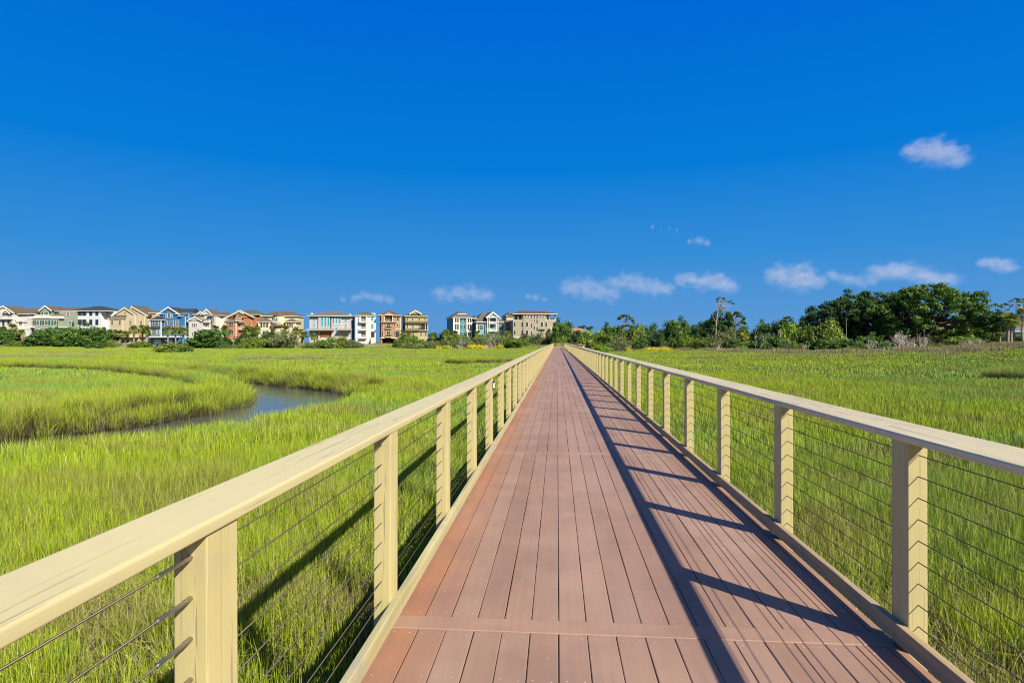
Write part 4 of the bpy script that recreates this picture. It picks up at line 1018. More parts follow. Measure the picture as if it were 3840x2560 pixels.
# 16 big beige house
BEI = stucco("beige_stucco", (0.315, 0.278, 0.190))
h = House('house', 'large beige house with brown hip roof and staggered stair windows', 5, 228, 1700, 720, R(8), BEI, WHITE, SH_RED)
h.blk('wall', 1362, 1520, 428, None, 0, 13); h.blk('wall', 1520, 1868, 325, None, -.4, 13); h.blk('wall', 1868, 2040, 425, None, 0, 13); h.hip(1348, 2056, 322, 266, -1.0, 14, (1500, 1880))
for x in (1370, 1436, 1500): h.blk('pier', x, x + (12 if x != 1500 else 20), 330, 430, .05, .8)
for x in (1870, 1930, 2016): h.blk('pier', x, x + (12 if x == 1930 else 24), 330, 427, .05, .8)
h.blk('wall', 1440, 1520, 330, 428, 5, 13); h.blk('wall', 1868, 1960, 330, 425, 5, 13); h.trimb(1362, 1522, 424, 436, -.1, 1.0); h.trimb(1868, 2042, 421, 433, -.1, 1.0)
h.rail(1378, 1505, 398, 426, .3, IRON, False); h.rail(1876, 2020, 396, 424, .3, IRON, False)
for (a, b, y0, y1) in ((1540, 1572, 335, 384), (1584, 1614, 335, 384), (1634, 1666, 335, 402), (1678, 1708, 335, 402), (1720, 1752, 335, 402), (1774, 1802, 335, 384), (1816, 1846, 335, 384),
                       (1634, 1666, 410, 434), (1678, 1708, 412, 452), (1720, 1752, 412, 480), (1632, 1668, 478, 552), (1676, 1710, 515, 584), (1718, 1754, 528, 600),
                       (1556, 1600, 455, 530), (1790, 1836, 455, 530), (1558, 1602, 582, 655), (1630, 1668, 602, 670), (1790, 1826, 580, 640)): h.win(a, b, y0, y1, -.4, 1, 2)
for (a, b, y0, y1) in ((1370, 1406, 452, 530), (1486, 1518, 452, 530), (1370, 1406, 580, 655), (1486, 1518, 580, 655), (1866, 1902, 452, 530), (1980, 2018, 452, 528)): h.win(a, b, y0, y1, 0, 1, 2)
h.blk('terrace', 1930, 2100, 560, None, -2.5, 8); h.trimb(1925, 2105, 552, 566, -2.6, 8); h.rail(2040, 2104, 508, 548, -2.4, IRON, False)
for a in (1940, 1976, 2010): h.win(a, a + 28, 585, 650, -2.5, 1, 2)
h.trimb(1770, 1862, 560, 572, -1.2, 1.0, MET, 'canopy'); h.trimb(1362, 1520, 690, 705, -.1)
# 17 house with tan roof above the trees
h = House('house', 'low house with tan orange hip roof rising above the trees', 6, 190, 290, 800, R(10), stucco("pale_stucco", (0.462, 0.437, 0.403)), WHITE, SH_TAN)
h.blk('wall', 130, 400, 690, None, 0, 10); h.hip(105, 450, 688, 586, -.8, 11, (190, 380)); h.win(190, 225, 705, 740, 0); h.win(290, 330, 705, 740, 0)
m = MB(); m.tube([(h.X(318), 1.6, h.Z(658)), (h.X(318), 1.6, h.Z(630))], [.75, .55], 12); m.tube([(h.X(318), 1.6, h.Z(630)), (h.X(318), 1.6, h.Z(622))], [.55, .2], 12); m.build('roof_vent', MET, h.o)
# 18 grey blue house at the right edge, 19 house behind the big oak
GB = siding("grey_blue_siding", (0.221, 0.276, 0.331), .18)
h = House('house', 'grey blue bungalow with white framed windows at the right edge', 8, 150, 2400, 900, R(-6), GB, WHITE, shingle("slate_grey_shingles", (0.15, 0.145, 0.16)))
h.blk('wall', 2235, 2700, 738, None, 0, 10); h.hip(2195, 2740, 738, 560, -.8, 11, (2420, 2560)); 
for a in (2262, 2318, 2374, 2470): h.win(a, a + 54, 772, 838, 0, 1, 1, gl=CYAN)
h = House('house', 'long grey roofed house glimpsed beneath the limbs of the big oak', 8, 160, 1150, 880, 0, stucco("pale_stucco", (0.462, 0.437, 0.403)), WHITE, shingle("taupe_shingles", (0.20, 0.165, 0.135)))
h.blk('wall', 560, 1560, 745, None, 0, 10); h.hip(520, 1600, 742, 610, -.8, 11, (800, 1450))
for a in (640, 800, 940, 1240, 1420): h.win(a, a + 60, 770, 850, 0, 2, 2)
h.blk('pier', 880, 905, 745, 900, -2, -1.6, WHITE); h.blk('dormer_wall', 1255, 1310, 630, 670, 1, 4, WHITE)
# ------------------------------------------------------------------ trees and shrubs
prng = np.random.default_rng(21)
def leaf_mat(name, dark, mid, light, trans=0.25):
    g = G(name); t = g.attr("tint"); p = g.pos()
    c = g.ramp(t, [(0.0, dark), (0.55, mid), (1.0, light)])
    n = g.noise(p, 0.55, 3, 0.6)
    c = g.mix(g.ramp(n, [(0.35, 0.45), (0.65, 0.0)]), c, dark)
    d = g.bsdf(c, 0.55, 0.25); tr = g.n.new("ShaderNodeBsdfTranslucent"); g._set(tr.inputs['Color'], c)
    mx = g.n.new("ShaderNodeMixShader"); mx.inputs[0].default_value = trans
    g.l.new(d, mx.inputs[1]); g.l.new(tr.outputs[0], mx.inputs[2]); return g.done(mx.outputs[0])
L_OAK = leaf_mat("live_oak_leaves", (0.041, 0.093, 0.018), (0.092, 0.186, 0.030), (0.195, 0.311, 0.045))
L_DARK = leaf_mat("dark_oak_leaves", (0.026, 0.060, 0.018), (0.059, 0.121, 0.030), (0.120, 0.202, 0.043))
L_CED = leaf_mat("cedar_foliage", (0.045, 0.101, 0.021), (0.092, 0.194, 0.034), (0.186, 0.303, 0.045))
L_BUSH = leaf_mat("salt_shrub_leaves", (0.083, 0.135, 0.021), (0.177, 0.252, 0.037), (0.315, 0.396, 0.061))
L_GREY = leaf_mat("grey_green_leaves", (0.092, 0.126, 0.045), (0.186, 0.227, 0.076), (0.334, 0.362, 0.138))
L_BRIGHT = leaf_mat("bright_vine_leaves", (0.111, 0.210, 0.015), (0.242, 0.387, 0.027), (0.445, 0.572, 0.045))
L_PALM = leaf_mat("palmetto_fronds", (0.074, 0.121, 0.021), (0.177, 0.244, 0.034), (0.389, 0.378, 0.068))
L_PALMY = leaf_mat("yellowing_palmetto_fronds", (0.148, 0.143, 0.021), (0.408, 0.319, 0.045), (0.705, 0.505, 0.076))
L_PINE = leaf_mat("pine_needles", (0.049, 0.087, 0.018), (0.120, 0.186, 0.034), (0.260, 0.319, 0.061))
L_YEL = leaf_mat("yellow_flowers", (0.297, 0.336, 0.023), (0.742, 0.606, 0.023), (1.151, 0.875, 0.030))
BARK = plain("grey_brown_bark", (0.17, 0.135, 0.10), 0.9, 0.35, 3.0, 0.1)
BARKD = plain("dark_bark", (0.055, 0.042, 0.034), 0.9, 0.35, 2.0, 0.1)
DEADW = plain("bleached_dead_wood", (0.52, 0.46, 0.37), 0.85, 0.25, 4.0, 0.15)
DEADD = plain("dark_driftwood", (0.09, 0.07, 0.055), 0.9, 0.3, 4.0, 0.1)
PALMT = plain("palm_trunk_fibre", (0.27, 0.225, 0.17), 0.9, 0.4, 6.0, 0.1)

def leaves(name, C, rad, nper, size, mat, tint=None, up=0.35, flat=1.0, dirs=None):
    """many leaf sprays scattered through clumps: C clump centres, rad clump radii"""
    C = np.asarray(C, float); rad = np.broadcast_to(np.asarray(rad, float), (len(C),))
    nper = np.broadcast_to(np.asarray(nper), (len(C),)).astype(int)
    tint = prng.uniform(.2, .85, len(C)) if tint is None else np.broadcast_to(tint, (len(C),))
    i = np.repeat(np.arange(len(C)), nper); n = len(i)
    v = prng.normal(0, 1, (n, 3)); v /= np.linalg.norm(v, axis=1)[:, None]
    rr = prng.random(n) ** 0.45
    P = C[i] + v * (rr * rad[i])[:, None] * np.array([1, 1, flat])
    N = v * 0.7 + prng.normal(0, .55, (n, 3)) + np.array([0, 0, up]); N /= np.linalg.norm(N, axis=1)[:, None]
    T = np.cross(N, prng.normal(0, 1, (n, 3)) + v * (0.0 if dirs is None else dirs)); T /= np.linalg.norm(T, axis=1)[:, None] + 1e-9
    B = np.cross(N, T)
    s = size * prng.uniform(.55, 1.25, n); a = (T * s[:, None]); b = (B * (s * prng.uniform(.40, .75, n))[:, None])
    bend = N * (s * prng.uniform(-.25, .25, n))[:, None]
    V = np.stack([P - a, P - b + bend, P + a, P + b + bend], 1).reshape(-1, 3)
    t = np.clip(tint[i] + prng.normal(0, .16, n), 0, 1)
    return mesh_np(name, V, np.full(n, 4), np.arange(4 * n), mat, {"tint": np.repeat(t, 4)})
def limb(m, a, b, r0, r1, sag=0.0, wig=0.12, n=5, sides=6):
    a, b = Vector(a), Vector(b); L = (b - a).length; pts = []; 
    for k in range(n + 1):
        t = k / n; p = a.lerp(b, t)
        if 0 < k < n: p += Vector(prng.normal(0, 1, 3)) * L * wig * .35
        p.z += sag * math.sin(math.pi * t); pts.append(p)
    m.tube(pts, [r0 + (r1 - r0) * k / n for k in range(n + 1)], sides); return pts
def twigs(m, p, d, L, r, depth, spread=0.6):
    p = Vector(p); d = Vector(d).normalized(); q = p + d * L * .5 + Vector(prng.normal(0, 1, 3)) * L * .08
    e = q + (d + Vector(prng.normal(0, 1, 3)) * .25).normalized() * L * .5
    m.tube([p, q, e], [r, r * .8, r * .6], 5)
    if depth <= 0: return
    for k in range(prng.integers(2, 4)):
        nd = (d + Vector(prng.normal(0, 1, 3)) * spread).normalized()
        twigs(m, q if k == 0 else e, nd, L * prng.uniform(.6, .85), r * .58, depth - 1, spread)

def shrub_meshes(kind, w, hgt, mat, bark, ncl, nper, size, seed):
    """unit shrubs: round mass of clumps of uneven outline standing on a few stems"""
    global prng
    prng = np.random.default_rng(seed)
    C, Rr, T = [], [], []
    lobes = [(prng.uniform(-.30, .30) * w, prng.uniform(-.30, .30) * w, prng.uniform(.62, 1.0)) for _ in range(5)] + [(0, 0, 1.0)]
    while len(C) < ncl:
        x, y = prng.uniform(-.5, .5, 2) * w
        z = prng.random() ** .8
        q = max(hq * math.exp(-((x - lx) ** 2 + (y - ly) ** 2) / (2 * (.23 * w) ** 2)) for lx, ly, hq in lobes)
        lim = hgt * q ** .55 * (1 - .25 * prng.random() ** 2)
        if q < .16: continue
        zz = lim * (0.10 + .85 * z)
        C.append((x, y, max(zz, .08 * hgt))); Rr.append(prng.uniform(.085, .17) * w * (1.15 if kind != 'cedar' else 1.0)); T.append(np.clip(.25 + .35 * z + prng.normal(0, .22), .02, 1))  # tint rises with height: lit tops and dark gaps put into leaf colour
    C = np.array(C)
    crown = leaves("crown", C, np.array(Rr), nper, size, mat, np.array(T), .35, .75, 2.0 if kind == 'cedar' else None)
    m = MB()
    for k in range(7):
        c = C[prng.integers(len(C))] * (.85, .85, .8)
        limb(m, (prng.normal(0, .04) * w, prng.normal(0, .04) * w, -.3), c, .022 * hgt + .03, .02, .0, .25)
    return crown, m.mesh("trunk", bark, True)
SHR = {}
def shr(kind, v):
    key = (kind, v)
    if key not in SHR:
        sd = 100 + 17 * v + sum(map(ord, kind))
        SHR[key] = {'cedar': lambda: shrub_meshes('cedar', 6, 5.2, L_CED, BARK, 105, 75, .23, sd),
                    'bush': lambda: shrub_meshes('bush', 6, 3.6, L_BUSH, BARK, 90, 66, .20, sd),
                    'scrub': lambda: shrub_meshes('bush', 6, 3.8, L_GREY, DEADW, 70, 48, .18, sd),
                    'dark': lambda: shrub_meshes('bush', 6, 5.6, L_DARK, BARKD, 100, 75, .23, sd),
                    'bright': lambda: shrub_meshes('bush', 6, 4.0, L_BRIGHT, BARK, 80, 66, .20, sd),
                    'oak': lambda: shrub_meshes('bush', 6, 5.4, L_OAK, BARKD, 105, 72, .22, sd),
                    'yellow': lambda: shrub_meshes('bush', 6, 2.4, L_YEL, BARK, 50, 30, .18, sd)}[kind]()
    return SHR[key]
SH_H = dict(cedar=5.2, bush=3.6, scrub=3.8, dark=5.6, bright=4.0, oak=5.4, yellow=2.4)
PLN = [0]
def plant(kind, x0, x1, yt, D, label, cat='shrub', group=None, name=None, z=None, depth=1.0):
    """x0..x1, yt: extent seen in the photograph; D: distance"""
    xc = (x0 + x1) / 2; x, y = at(xc, D); g = gz(x, y) if z is None else z
    w = (x1 - x0) * D / 2219.0; hh = HC - (yt - 1281) * D / 2219.0 - g
    PLN[0] += 1; v = PLN[0] % 4
    cr, tr = shr(kind, v)
    t = empty(name or {'cedar': 'cedar_tree', 'oak': 'oak_tree', 'dark': 'oak_tree'}.get(kind, 'shrub'), (x, y, g), prng.uniform(0, 6.28), label, cat, group,
              (w / 6.0 * 1.16, w / 6.0 * 1.16 * depth, hh / SH_H[kind] * 1.10))
    link_mesh('crown', cr, t); link_mesh('trunk', tr, t); return t

def palm_meshes(h, nf, fl, mat, seed, skirt=0.25):
    global prng
    prng = np.random.default_rng(seed)
    V, L, S, T = [], [], [], []
    for k in range(nf):
        a = prng.uniform(0, 2*np.pi); el = prng.uniform(-.7, 1.4); tt = np.clip(.62 + .30 * math.sin(el) + prng.normal(0, .15), 0, 1)
        if prng.random() < skirt and el < -.2: tt = 1.0
        d = np.array([math.cos(a) * math.cos(el), math.sin(a) * math.cos(el), math.sin(el)])
        side = np.cross(d, [0, 0, 1.0]); side /= np.linalg.norm(side) + 1e-9; upv = np.cross(side, d)
        l = fl * prng.uniform(.8, 1.1); base = np.array([0, 0, h]) + d * l * .40
        for j in range(9):
            q = (j - 4) / 4 * 1.25
            e = d * math.cos(q) + side * math.sin(q); e = e + upv * .10 * abs(q)
            tip = base + e * l * .62 * (1 - .18 * abs(q)); tip = tip - np.array([0, 0, 1]) * l * .11 * (1 + abs(q))
            mid = base + e * l * .36; w_ = np.cross(e, upv) * l * .055
            n0 = len(V); V += [base, mid - w_, tip, mid + w_]; L += [n0, n0+1, n0+2, n0+3]; S.append(4); T += [tt, tt, min(1, tt + .12), tt]
        n0 = len(V); s_ = side * .03 * fl; V += [np.array([0, 0, h]) - s_, np.array([0, 0, h]) + s_, base + s_, base - s_]; L += [n0, n0+1, n0+2, n0+3]; S.append(4); T += [.7] * 4
    crown = mesh_np("crown", np.array(V), S, L, mat, {"tint": T})
    m = MB(); lx, ly = prng.normal(0, .12, 2)
    zs = np.linspace(-.4, h, 16)
    m.tube([(lx * math.sin(3 * t / h), ly * math.sin(2.2 * t / h), t) for t in zs], [.19 + (.03 if i % 2 else 0) + (.05 if i < 2 else 0) + (.08 if i > 12 else 0) for i in range(16)], 8)
    return crown, m.mesh("trunk", PALMT, True)
PALMS = [palm_meshes(4.6, 46, 1.75, L_PALM, 300 + k) for k in range(5)]
PALMS.append(palm_meshes(4.6, 40, 1.75, L_PALMY, 310, .8))
def palm(xc, yt, D, label, hscale=None, cw=None, v=None, group='palmettos in front of the houses', z=None):
    x, y = at(xc, D); g = gz(x, y) if z is None else z
    H = HC - (yt - 1281) * D / 2219.0 - g
    PLN[0] += 1; cr, tr = PALMS[PLN[0] % 5 if v is None else v]
    q = H / 6.0; c = (cw * D / 2219.0 / 3.3) if cw else min(1.15, max(q, .75))
    t = empty('palmetto', (x, y, g), prng.uniform(0, 6.28), label, 'palm tree', group, (c, c, q))
    link_mesh('crown', cr, t); link_mesh('trunk', tr, t); return t

def pine(xc, base_D, pts_trunk, clumps, label, leaf=L_PINE, size=.30, nper=70, bark=BARK, r0=.22, extra=(), flat=.45, z=None):
    """a tree drawn from its own limbs: points are (dx, dz) metres from the base, clumps (dx, dy, dz, radius)"""
    x, y = at(xc, base_D); g = gz(x, y) if z is None else z
    t = empty('pine_tree', (x, y, g), YAW, label, 'pine tree')
    m = MB(); n = len(pts_trunk)
    m.tube([(p[0], 0, p[1]) for p in pts_trunk], [r0 * (1 - .75 * k / (n - 1)) for k in range(n)], 8)
    for c in clumps:
        zz = c[2] - abs(c[0]) * .35 - c[3] * .6
        zs = [p[1] for p in pts_trunk]; zb = min(max(zz, pts_trunk[0][1] + .4 * (pts_trunk[-1][1])), pts_trunk[-1][1]); xb = np.interp(zb, zs, [p[0] for p in pts_trunk])
        limb(m, (xb, 0, zb), (c[0], c[1], c[2] - .1), r0 * .30, r0 * .10, .0, .12, 4, 5)
    for e in extra: m.tube([(a[0], a[2] if len(a) > 2 else 0, a[1]) for a in e], [r0 * .42 * (1 - .7 * k / (len(e) - 1)) for k in range(len(e))], 5)
    m.build('trunk', bark, t, True)
    link_mesh('crown', leaves("crown", [c[:3] for c in clumps], [c[3] for c in clumps], [int(nper * (c[3] / .8) ** 2) + 8 for c in clumps], size, leaf, None, .5, flat), t)
    return t
def dead(xc, D, H, label, name='dead_shrub', n=6, spread=.6, up=.9, mat=None, lean=0.0, r=.05, depth=4, z=None):
    global prng
    prng = np.random.default_rng(int(xc) + 5)
    x, y = at(xc, D); g = gz(x, y) if z is None else z
    m = MB()
    for k in range(n):
        a = prng.uniform(0, 6.28); d = Vector((math.cos(a) * .6 + lean, math.sin(a) * .6, up))
        twigs(m, (prng.normal(0, .1), prng.normal(0, .1), -.15), d, H * .42, r, depth, spread)
    o = m.build(name, mat or DEADW, None, True); o.location = (x, y, g); o.rotation_euler = (0, 0, YAW)
    return tag(o, label, 'dead shrub' if name == 'dead_shrub' else 'driftwood')

# --- shore in front of the left houses
plant('cedar', -30, 50, 1235, 206, 'dark cedar at the left edge of the photo', 'tree')
plant('bush', 45, 92, 1277, 204, 'low green bush right of the leftmost cedar')
plant('bush', 90, 128, 1287, 204, 'low yellow green bush below the brick stairs')
plant('cedar', 118, 200, 1232, 207, 'leaning dark cedar covering the right part of the sage green house', 'tree')
plant('cedar', 180, 240, 1228, 209, 'dark cedar in the middle of the thicket before the sage green house', 'tree')
plant('cedar', 222, 300, 1226, 206, 'tall cedar covering the gap between sage green and white houses', 'tree')
plant('cedar', 282, 372, 1216, 208, 'tallest cedar of the thicket before the white house', 'tree')
plant('cedar', 352, 428, 1222, 207, 'rounded cedar at the right end of the thicket by the tan house', 'tree')
plant('bush', 396, 440, 1272, 204, 'bright low bush at the right foot of the cedar thicket')
plant('cedar', 330, 378, 1284, 196, 'small isolated bush standing out in front of the cedar thicket')
plant('bush', 486, 524, 1282, 204, 'pale low bush left of the dark parked cars')
plant('bush', 512, 562, 1279, 205, 'round green bush beside the dark parked cars')
plant('bush', 592, 718, 1284, 126, 'wide olive bush alone on the marsh in front of the blue house', depth=.6)
plant('bush', 600, 624, 1290, 206, 'tiny bush beneath the first palm of the blue house')
plant('bush', 640, 690, 1281, 208, 'low bush under the palms of the blue house')
plant('cedar', 735, 840, 1230, 203, 'big rounded cedar in front of the off white house', 'tree')
plant('scrub', 700, 742, 1288, 206, 'low scrub left of the big rounded cedar')
plant('bush', 832, 856, 1280, 206, 'small bush left of the cream garage door')
plant('dark', 892, 952, 1240, 206, 'dark tree under the palms of the terracotta house', 'tree')
plant('bush', 898, 945, 1268, 190, 'olive foreground bush before the terracotta house')
plant('bush', 928, 985, 1258, 200, 'green bush at the corner between terracotta and pale yellow houses')
plant('scrub', 838, 900, 1292, 192, 'low grey scrub in front of the cream garage')
plant('dark', 974, 1050, 1248, 207, 'dark shrub left of the pale yellow house entrance')
plant('scrub', 985, 1108, 1240, 203, 'large blue green shrub in front of the pale yellow house', depth=.8)
plant('scrub', 1140, 1186, 1282, 198, 'round scrub at the left corner of the lilac grey house')
plant('bush', 1180, 1232, 1276, 199, 'bush below the golden wood panel')
plant('bush', 1222, 1324, 1260, 197, 'large rounded bush in front of the lilac grey house', depth=.7)
plant('scrub', 1305, 1372, 1278, 196, 'open scrub before the narrow aqua house')
plant('cedar', 1478, 1512, 1282, 190, 'small dark shrub at the right end of the plank dock')
plant('bush', 1490, 1558, 1252, 197, 'bushy yellow green tree between brown and olive houses', 'tree')
plant('bush', 1540, 1592, 1268, 200, 'green bush before the olive yellow house')
plant('scrub', 1505, 1580, 1286, 186, 'tangle of grey scrub at the marsh edge before the olive house')
plant('scrub', 1572, 1640, 1278, 192, 'grey green scrub right of the olive yellow house')
plant('dark', 1604, 1640, 1246, 214, 'small dark tree standing in the gap right of the olive house', 'tree')
plant('dark', 1652, 1696, 1238, 212, 'dark tree at the left foot of the teal house', 'tree')
plant('scrub', 1622, 1688, 1272, 200, 'grey green shrub before the left corner of the teal house')
plant('bush', 1680, 1750, 1250, 202, 'dense shrub in front of the teal house')
plant('scrub', 1722, 1782, 1262, 196, 'open shrub between the teal house and the aqua porch house')
plant('bush', 1770, 1842, 1250, 200, 'brownish green shrub before the aqua porch house')
plant('scrub', 1838, 1906, 1250, 198, 'grey twiggy shrub right of the aqua porch house')
plant('bush', 1884, 1968, 1262, 194, 'broad green shrub under the pale yellow tower house')
plant('dark', 1956, 1996, 1250, 206, 'dark shrub at the foot of the beige house', 'shrub')
plant('scrub', 1984, 2050, 1248, 200, 'tall grey green shrub before the beige house')
plant('bush', 2034, 2096, 1250, 196, 'olive shrub left of the far end of the boardwalk')
plant('yellow', 1754, 1826, 1288, 184, 'yellow flowering patch beneath the aqua porch house')
plant('yellow', 1640, 1690, 1294, 186, 'small yellow flowering patch below the teal house')
plant('yellow', 1858, 1890, 1292, 186, 'yellow flowering clump beside the grey dead brush')
plant('oak', 2084, 2150, 1196, 188, 'dark rounded oak directly behind the end of the boardwalk', 'tree')
plant('bush', 2076, 2126, 1256, 170, 'green shrub behind the close balusters of the end railing')
plant('dark', 2135, 2196, 1238, 170, 'shrub in front of the tan orange roof')
for a in ((46, 1211, 212, 'palm rising above the cedar at the left edge'), (10, 1222, 214, 'palm partly hidden at the far left edge'), (80, 1236, 207, 'short palm beside the pale grey house, left of the brick stairs'),
          (180, 1229, 214, 'palm crown showing above the thicket by the sage green house'), (416, 1236, 212, 'palm at the left corner of the tan house'), (448, 1237, 206, 'leftmost of the two short palms before the tan house'), (470, 1240, 208, 'second short palm before the tan house'),
          (500, 1219, 206, 'tall palm at the right corner of the tan house'), (534, 1218, 208, 'left palm of the pair between tan and blue houses'), (548, 1222, 206, 'right palm of the pair between tan and blue houses'),
          (628, 1222, 206, 'left palm of the three before the blue house'), (660, 1222, 206, 'middle palm of the three before the blue house'), (688, 1224, 206, 'right palm of the three before the blue house'),
          (808, 1218, 212, 'palm showing behind the big rounded cedar'), (843, 1219, 206, 'palm between the off white and terracotta houses'), (926, 1221, 206, 'left palm of the pair before the terracotta house'), (940, 1219, 208, 'right palm of the pair before the terracotta house'),
          (962, 1222, 208, 'palm at the right corner of the terracotta house'), (1070, 1220, 210, 'palm in front of the round bay of the pale yellow house'), (1110, 1225, 204, 'big palm right of the pale yellow house'), (1138, 1240, 205, 'palm in the gap before the lilac grey house'),
          (1178, 1250, 200, 'short palm below the left windows of the lilac grey house'), (1022, 1245, 210, 'small palm behind the blue green shrub'), (1511, 1237, 204, 'palm between the brown and olive houses'), (1533, 1246, 206, 'palm before the left window of the olive house'),
          (1619, 1247, 208, 'small palm in the gap right of the olive yellow house'), (1671, 1238, 210, 'palm at the left of the teal house'), (1707, 1240, 208, 'palm below the left bay of the teal house'), (1790, 1239, 206, 'palm between the teal house and the aqua porch house'),
          (1838, 1244, 208, 'palm below the left porch column of the aqua house'), (1866, 1244, 210, 'palm below the right porch column of the aqua house'), (1904, 1240, 206, 'palm in front of the pale yellow tower house')):
    palm(*a)
# --- right of the boardwalk end
plant('bush', 2180, 2296, 1234, 150, 'big sprawling oak scrub just right of the boardwalk end', 'tree', depth=.7)
plant('oak', 2258, 2334, 1212, 172, 'dark round oak left of the lone leaning pine', 'tree')
plant('bright', 2222, 2292, 1292, 126, 'fresh green low shrub beside the right railing')
plant('scrub', 2284, 2348, 1284, 130, 'low grey scrub at the marsh edge below the leaning pine')
plant('scrub', 2300, 2372, 1258, 140, 'grey green shrub at the foot of the leaning pine')
plant('bush', 2352, 2430, 1218, 158, 'light green tree right of the leaning pine', 'tree')
plant('cedar', 2376, 2424, 1270, 134, 'small upright cedar above the yellow flowers', 'tree')
plant('oak', 2416, 2500, 1222, 160, 'mid green tree at the middle of the far tree line', 'tree')
plant('dark', 2430, 2500, 1250, 142, 'dark tangled shrub behind the yellow flowers')
plant('oak', 2482, 2572, 1190, 158, 'tall rounded oak with a tufted top', 'tree')
plant('bush', 2512, 2608, 1254, 128, 'big rounded olive bush at the marsh edge', depth=.8)
plant('dark', 2560, 2618, 1216, 160, 'small dark oak right of the tall rounded oak', 'tree')
plant('dark', 2604, 2690, 1206, 150, 'very dark tree left of the bare topped pine', 'tree')
plant('dark', 2654, 2736, 1158, 148, 'dense dark oak behind the bare topped pine', 'tree')
plant('bush', 2608, 2668, 1262, 124, 'green bush at the foot of the dark trees')
plant('scrub', 2656, 2732, 1250, 124, 'grey leaved bush below the bare topped pine')
plant('cedar', 2728, 2776, 1268, 122, 'small round cedar at the foot of the second pine', 'tree')
plant('scrub', 2700, 2760, 1232, 140, 'pale grey bush between the two pines')
plant('oak', 2752, 2826, 1222, 145, 'mid green tree right of the second pine', 'tree')
plant('bush', 2776, 2830, 1276, 116, 'low green bush right of the lone palm')
plant('bright', 2768, 2800, 1294, 112, 'tiny bright green bush on the marsh edge')
plant('oak', 2818, 2894, 1203, 132, 'dark oak with twin tufts at the top', 'tree')
plant('cedar', 2836, 2916, 1256, 112, 'broad green cedar behind the leaning dead stick', 'tree')
plant('dark', 2880, 2966, 1198, 126, 'dark spreading oak behind the bright vine', 'tree')
plant('bright', 2930, 2986, 1206, 116, 'bright yellow green vine covered tree', 'tree')
plant('oak', 2956, 3040, 1194, 122, 'oak between the vine and the tall wood', 'tree')
plant('scrub', 2924, 2976, 1272, 106, 'grey branched shrub below the bright vine')
plant('bush', 2960, 3004, 1282, 99, 'green low bush among dead branches')
plant('bush', 3000, 3090, 1218, 110, 'wide light green shrub at the left of the great oak wood', 'tree')
plant('bush', 3058, 3160, 1204, 108, 'large light green tree before the great oak wood', 'tree')
plant('cedar', 3046, 3120, 1272, 96, 'bushy cedar at the front of the wood', 'tree')
plant('cedar', 3124, 3222, 1270, 93, 'low flat topped cedar leaning over the marsh', 'tree')
plant('cedar', 3226, 3312, 1250, 100, 'green cedar in the shade left of the great oak', 'tree')
plant('bush', 3196, 3236, 1286, 94, 'small bright bush right of the flat topped cedar')
plant('bush', 3554, 3672, 1258, 92, 'olive twiggy bush in front of the lawn bank', depth=.7)
plant('oak', 3570, 3700, 1190, 122, 'mid sized oak right of the great oak, over the lawn', 'tree')
plant('bush', 3480, 3570, 1234, 130, 'shrub with glossy leaves beneath the great oak')
plant('dark', 3640, 3740, 1236, 140, 'dark hedge behind the leaning tree')
plant('dark', 3760, 3850, 1256, 142, 'dark hedge below the windows of the grey blue bungalow')
plant('bush', 3690, 3760, 1296, 90, 'green weeds at the foot of the lawn bank', depth=.6)
plant('bush', 3790, 3850, 1300, 88, 'green weeds at the right edge of the bank', depth=.6)
plant('bush', 3480, 3560, 1288, 95, 'low weeds in front of the great oak trunk', depth=.6)
plant('yellow', 2424, 2476, 1299, 124, 'yellow flowers left of the big rounded olive bush')
plant('yellow', 2480, 2522, 1301, 122, 'yellow flowers touching the big rounded olive bush')
plant('yellow', 2346, 2366, 1303, 124, 'small yellow patch right of the right railing')
plant('dark', 3140, 3230, 1258, 136, 'shaded hedge at the left end of the great oak wood')
plant('dark', 3350, 3440, 1258, 142, 'hedge in deep shade behind the great oak trunk')
plant('dark', 3300, 3370, 1256, 144, 'shaded hedge behind the dark oak')
plant('oak', 3430, 3500, 1262, 144, 'hedge seen beneath the limbs of the great oak')
plant('bush', 3500, 3580, 1256, 140, 'sunlit hedge seen beneath the limbs of the great oak')
palm(2788, 1250, 128, 'lone yellowing palm among the pines', v=5, group=None)
palm(2754, 1272, 126, 'short yellow palmetto at the foot of the second pine', v=5, group=None)
for a in ((3500, 1230, 118, 'left small planted palm beyond the great oak'), (3525, 1232, 118, 'middle small planted palm beyond the great oak'), (3535, 1233, 116, 'right small planted palm beyond the great oak'),
          (3633, 1238, 120, 'small planted palm behind the olive twiggy bush'), (3704, 1246, 118, 'small planted palm left of the leaning tree'), (3750, 1238, 118, 'small planted palm left of the twin trunk palm')): palm(*a, group='small palms planted on the lawn')
palm(3779, 1172, 92, 'left stem of the big ragged palm on the bank', cw=76, v=1, group=None); palm(3794, 1180, 93, 'right stem of the big ragged palm on the bank', cw=72, v=3, group=None)
palm(3838, 1152, 135, 'dark palm top cut by the right edge', group=None)
for i, (a, w) in enumerate(((2183, 9), (2212, 10))):
    pine(a, 230, [(0, -.3), (0, 6), (0, 7.3 - i * .3)], [(-.8, 0, 7.2 - i * .3, .9), (.7, .2, 7.5 - i * .3, .9), (0, 0, 6.9 - i * .3, 1.0)], ['small dark tree top left above the tan roof', 'small dark tree top right above the tan roof'][i], L_DARK)
def cl(xc, D, items, g):
    """clumps measured in the photograph -> metres from the base"""
    k = D / 2219.0; zz = lambda py: HC - (py - 1281) * k - g
    return [((px - xc) * k, prng.uniform(-.5, .5) * r * k, zz(py), r * k) for px, py, r in items]
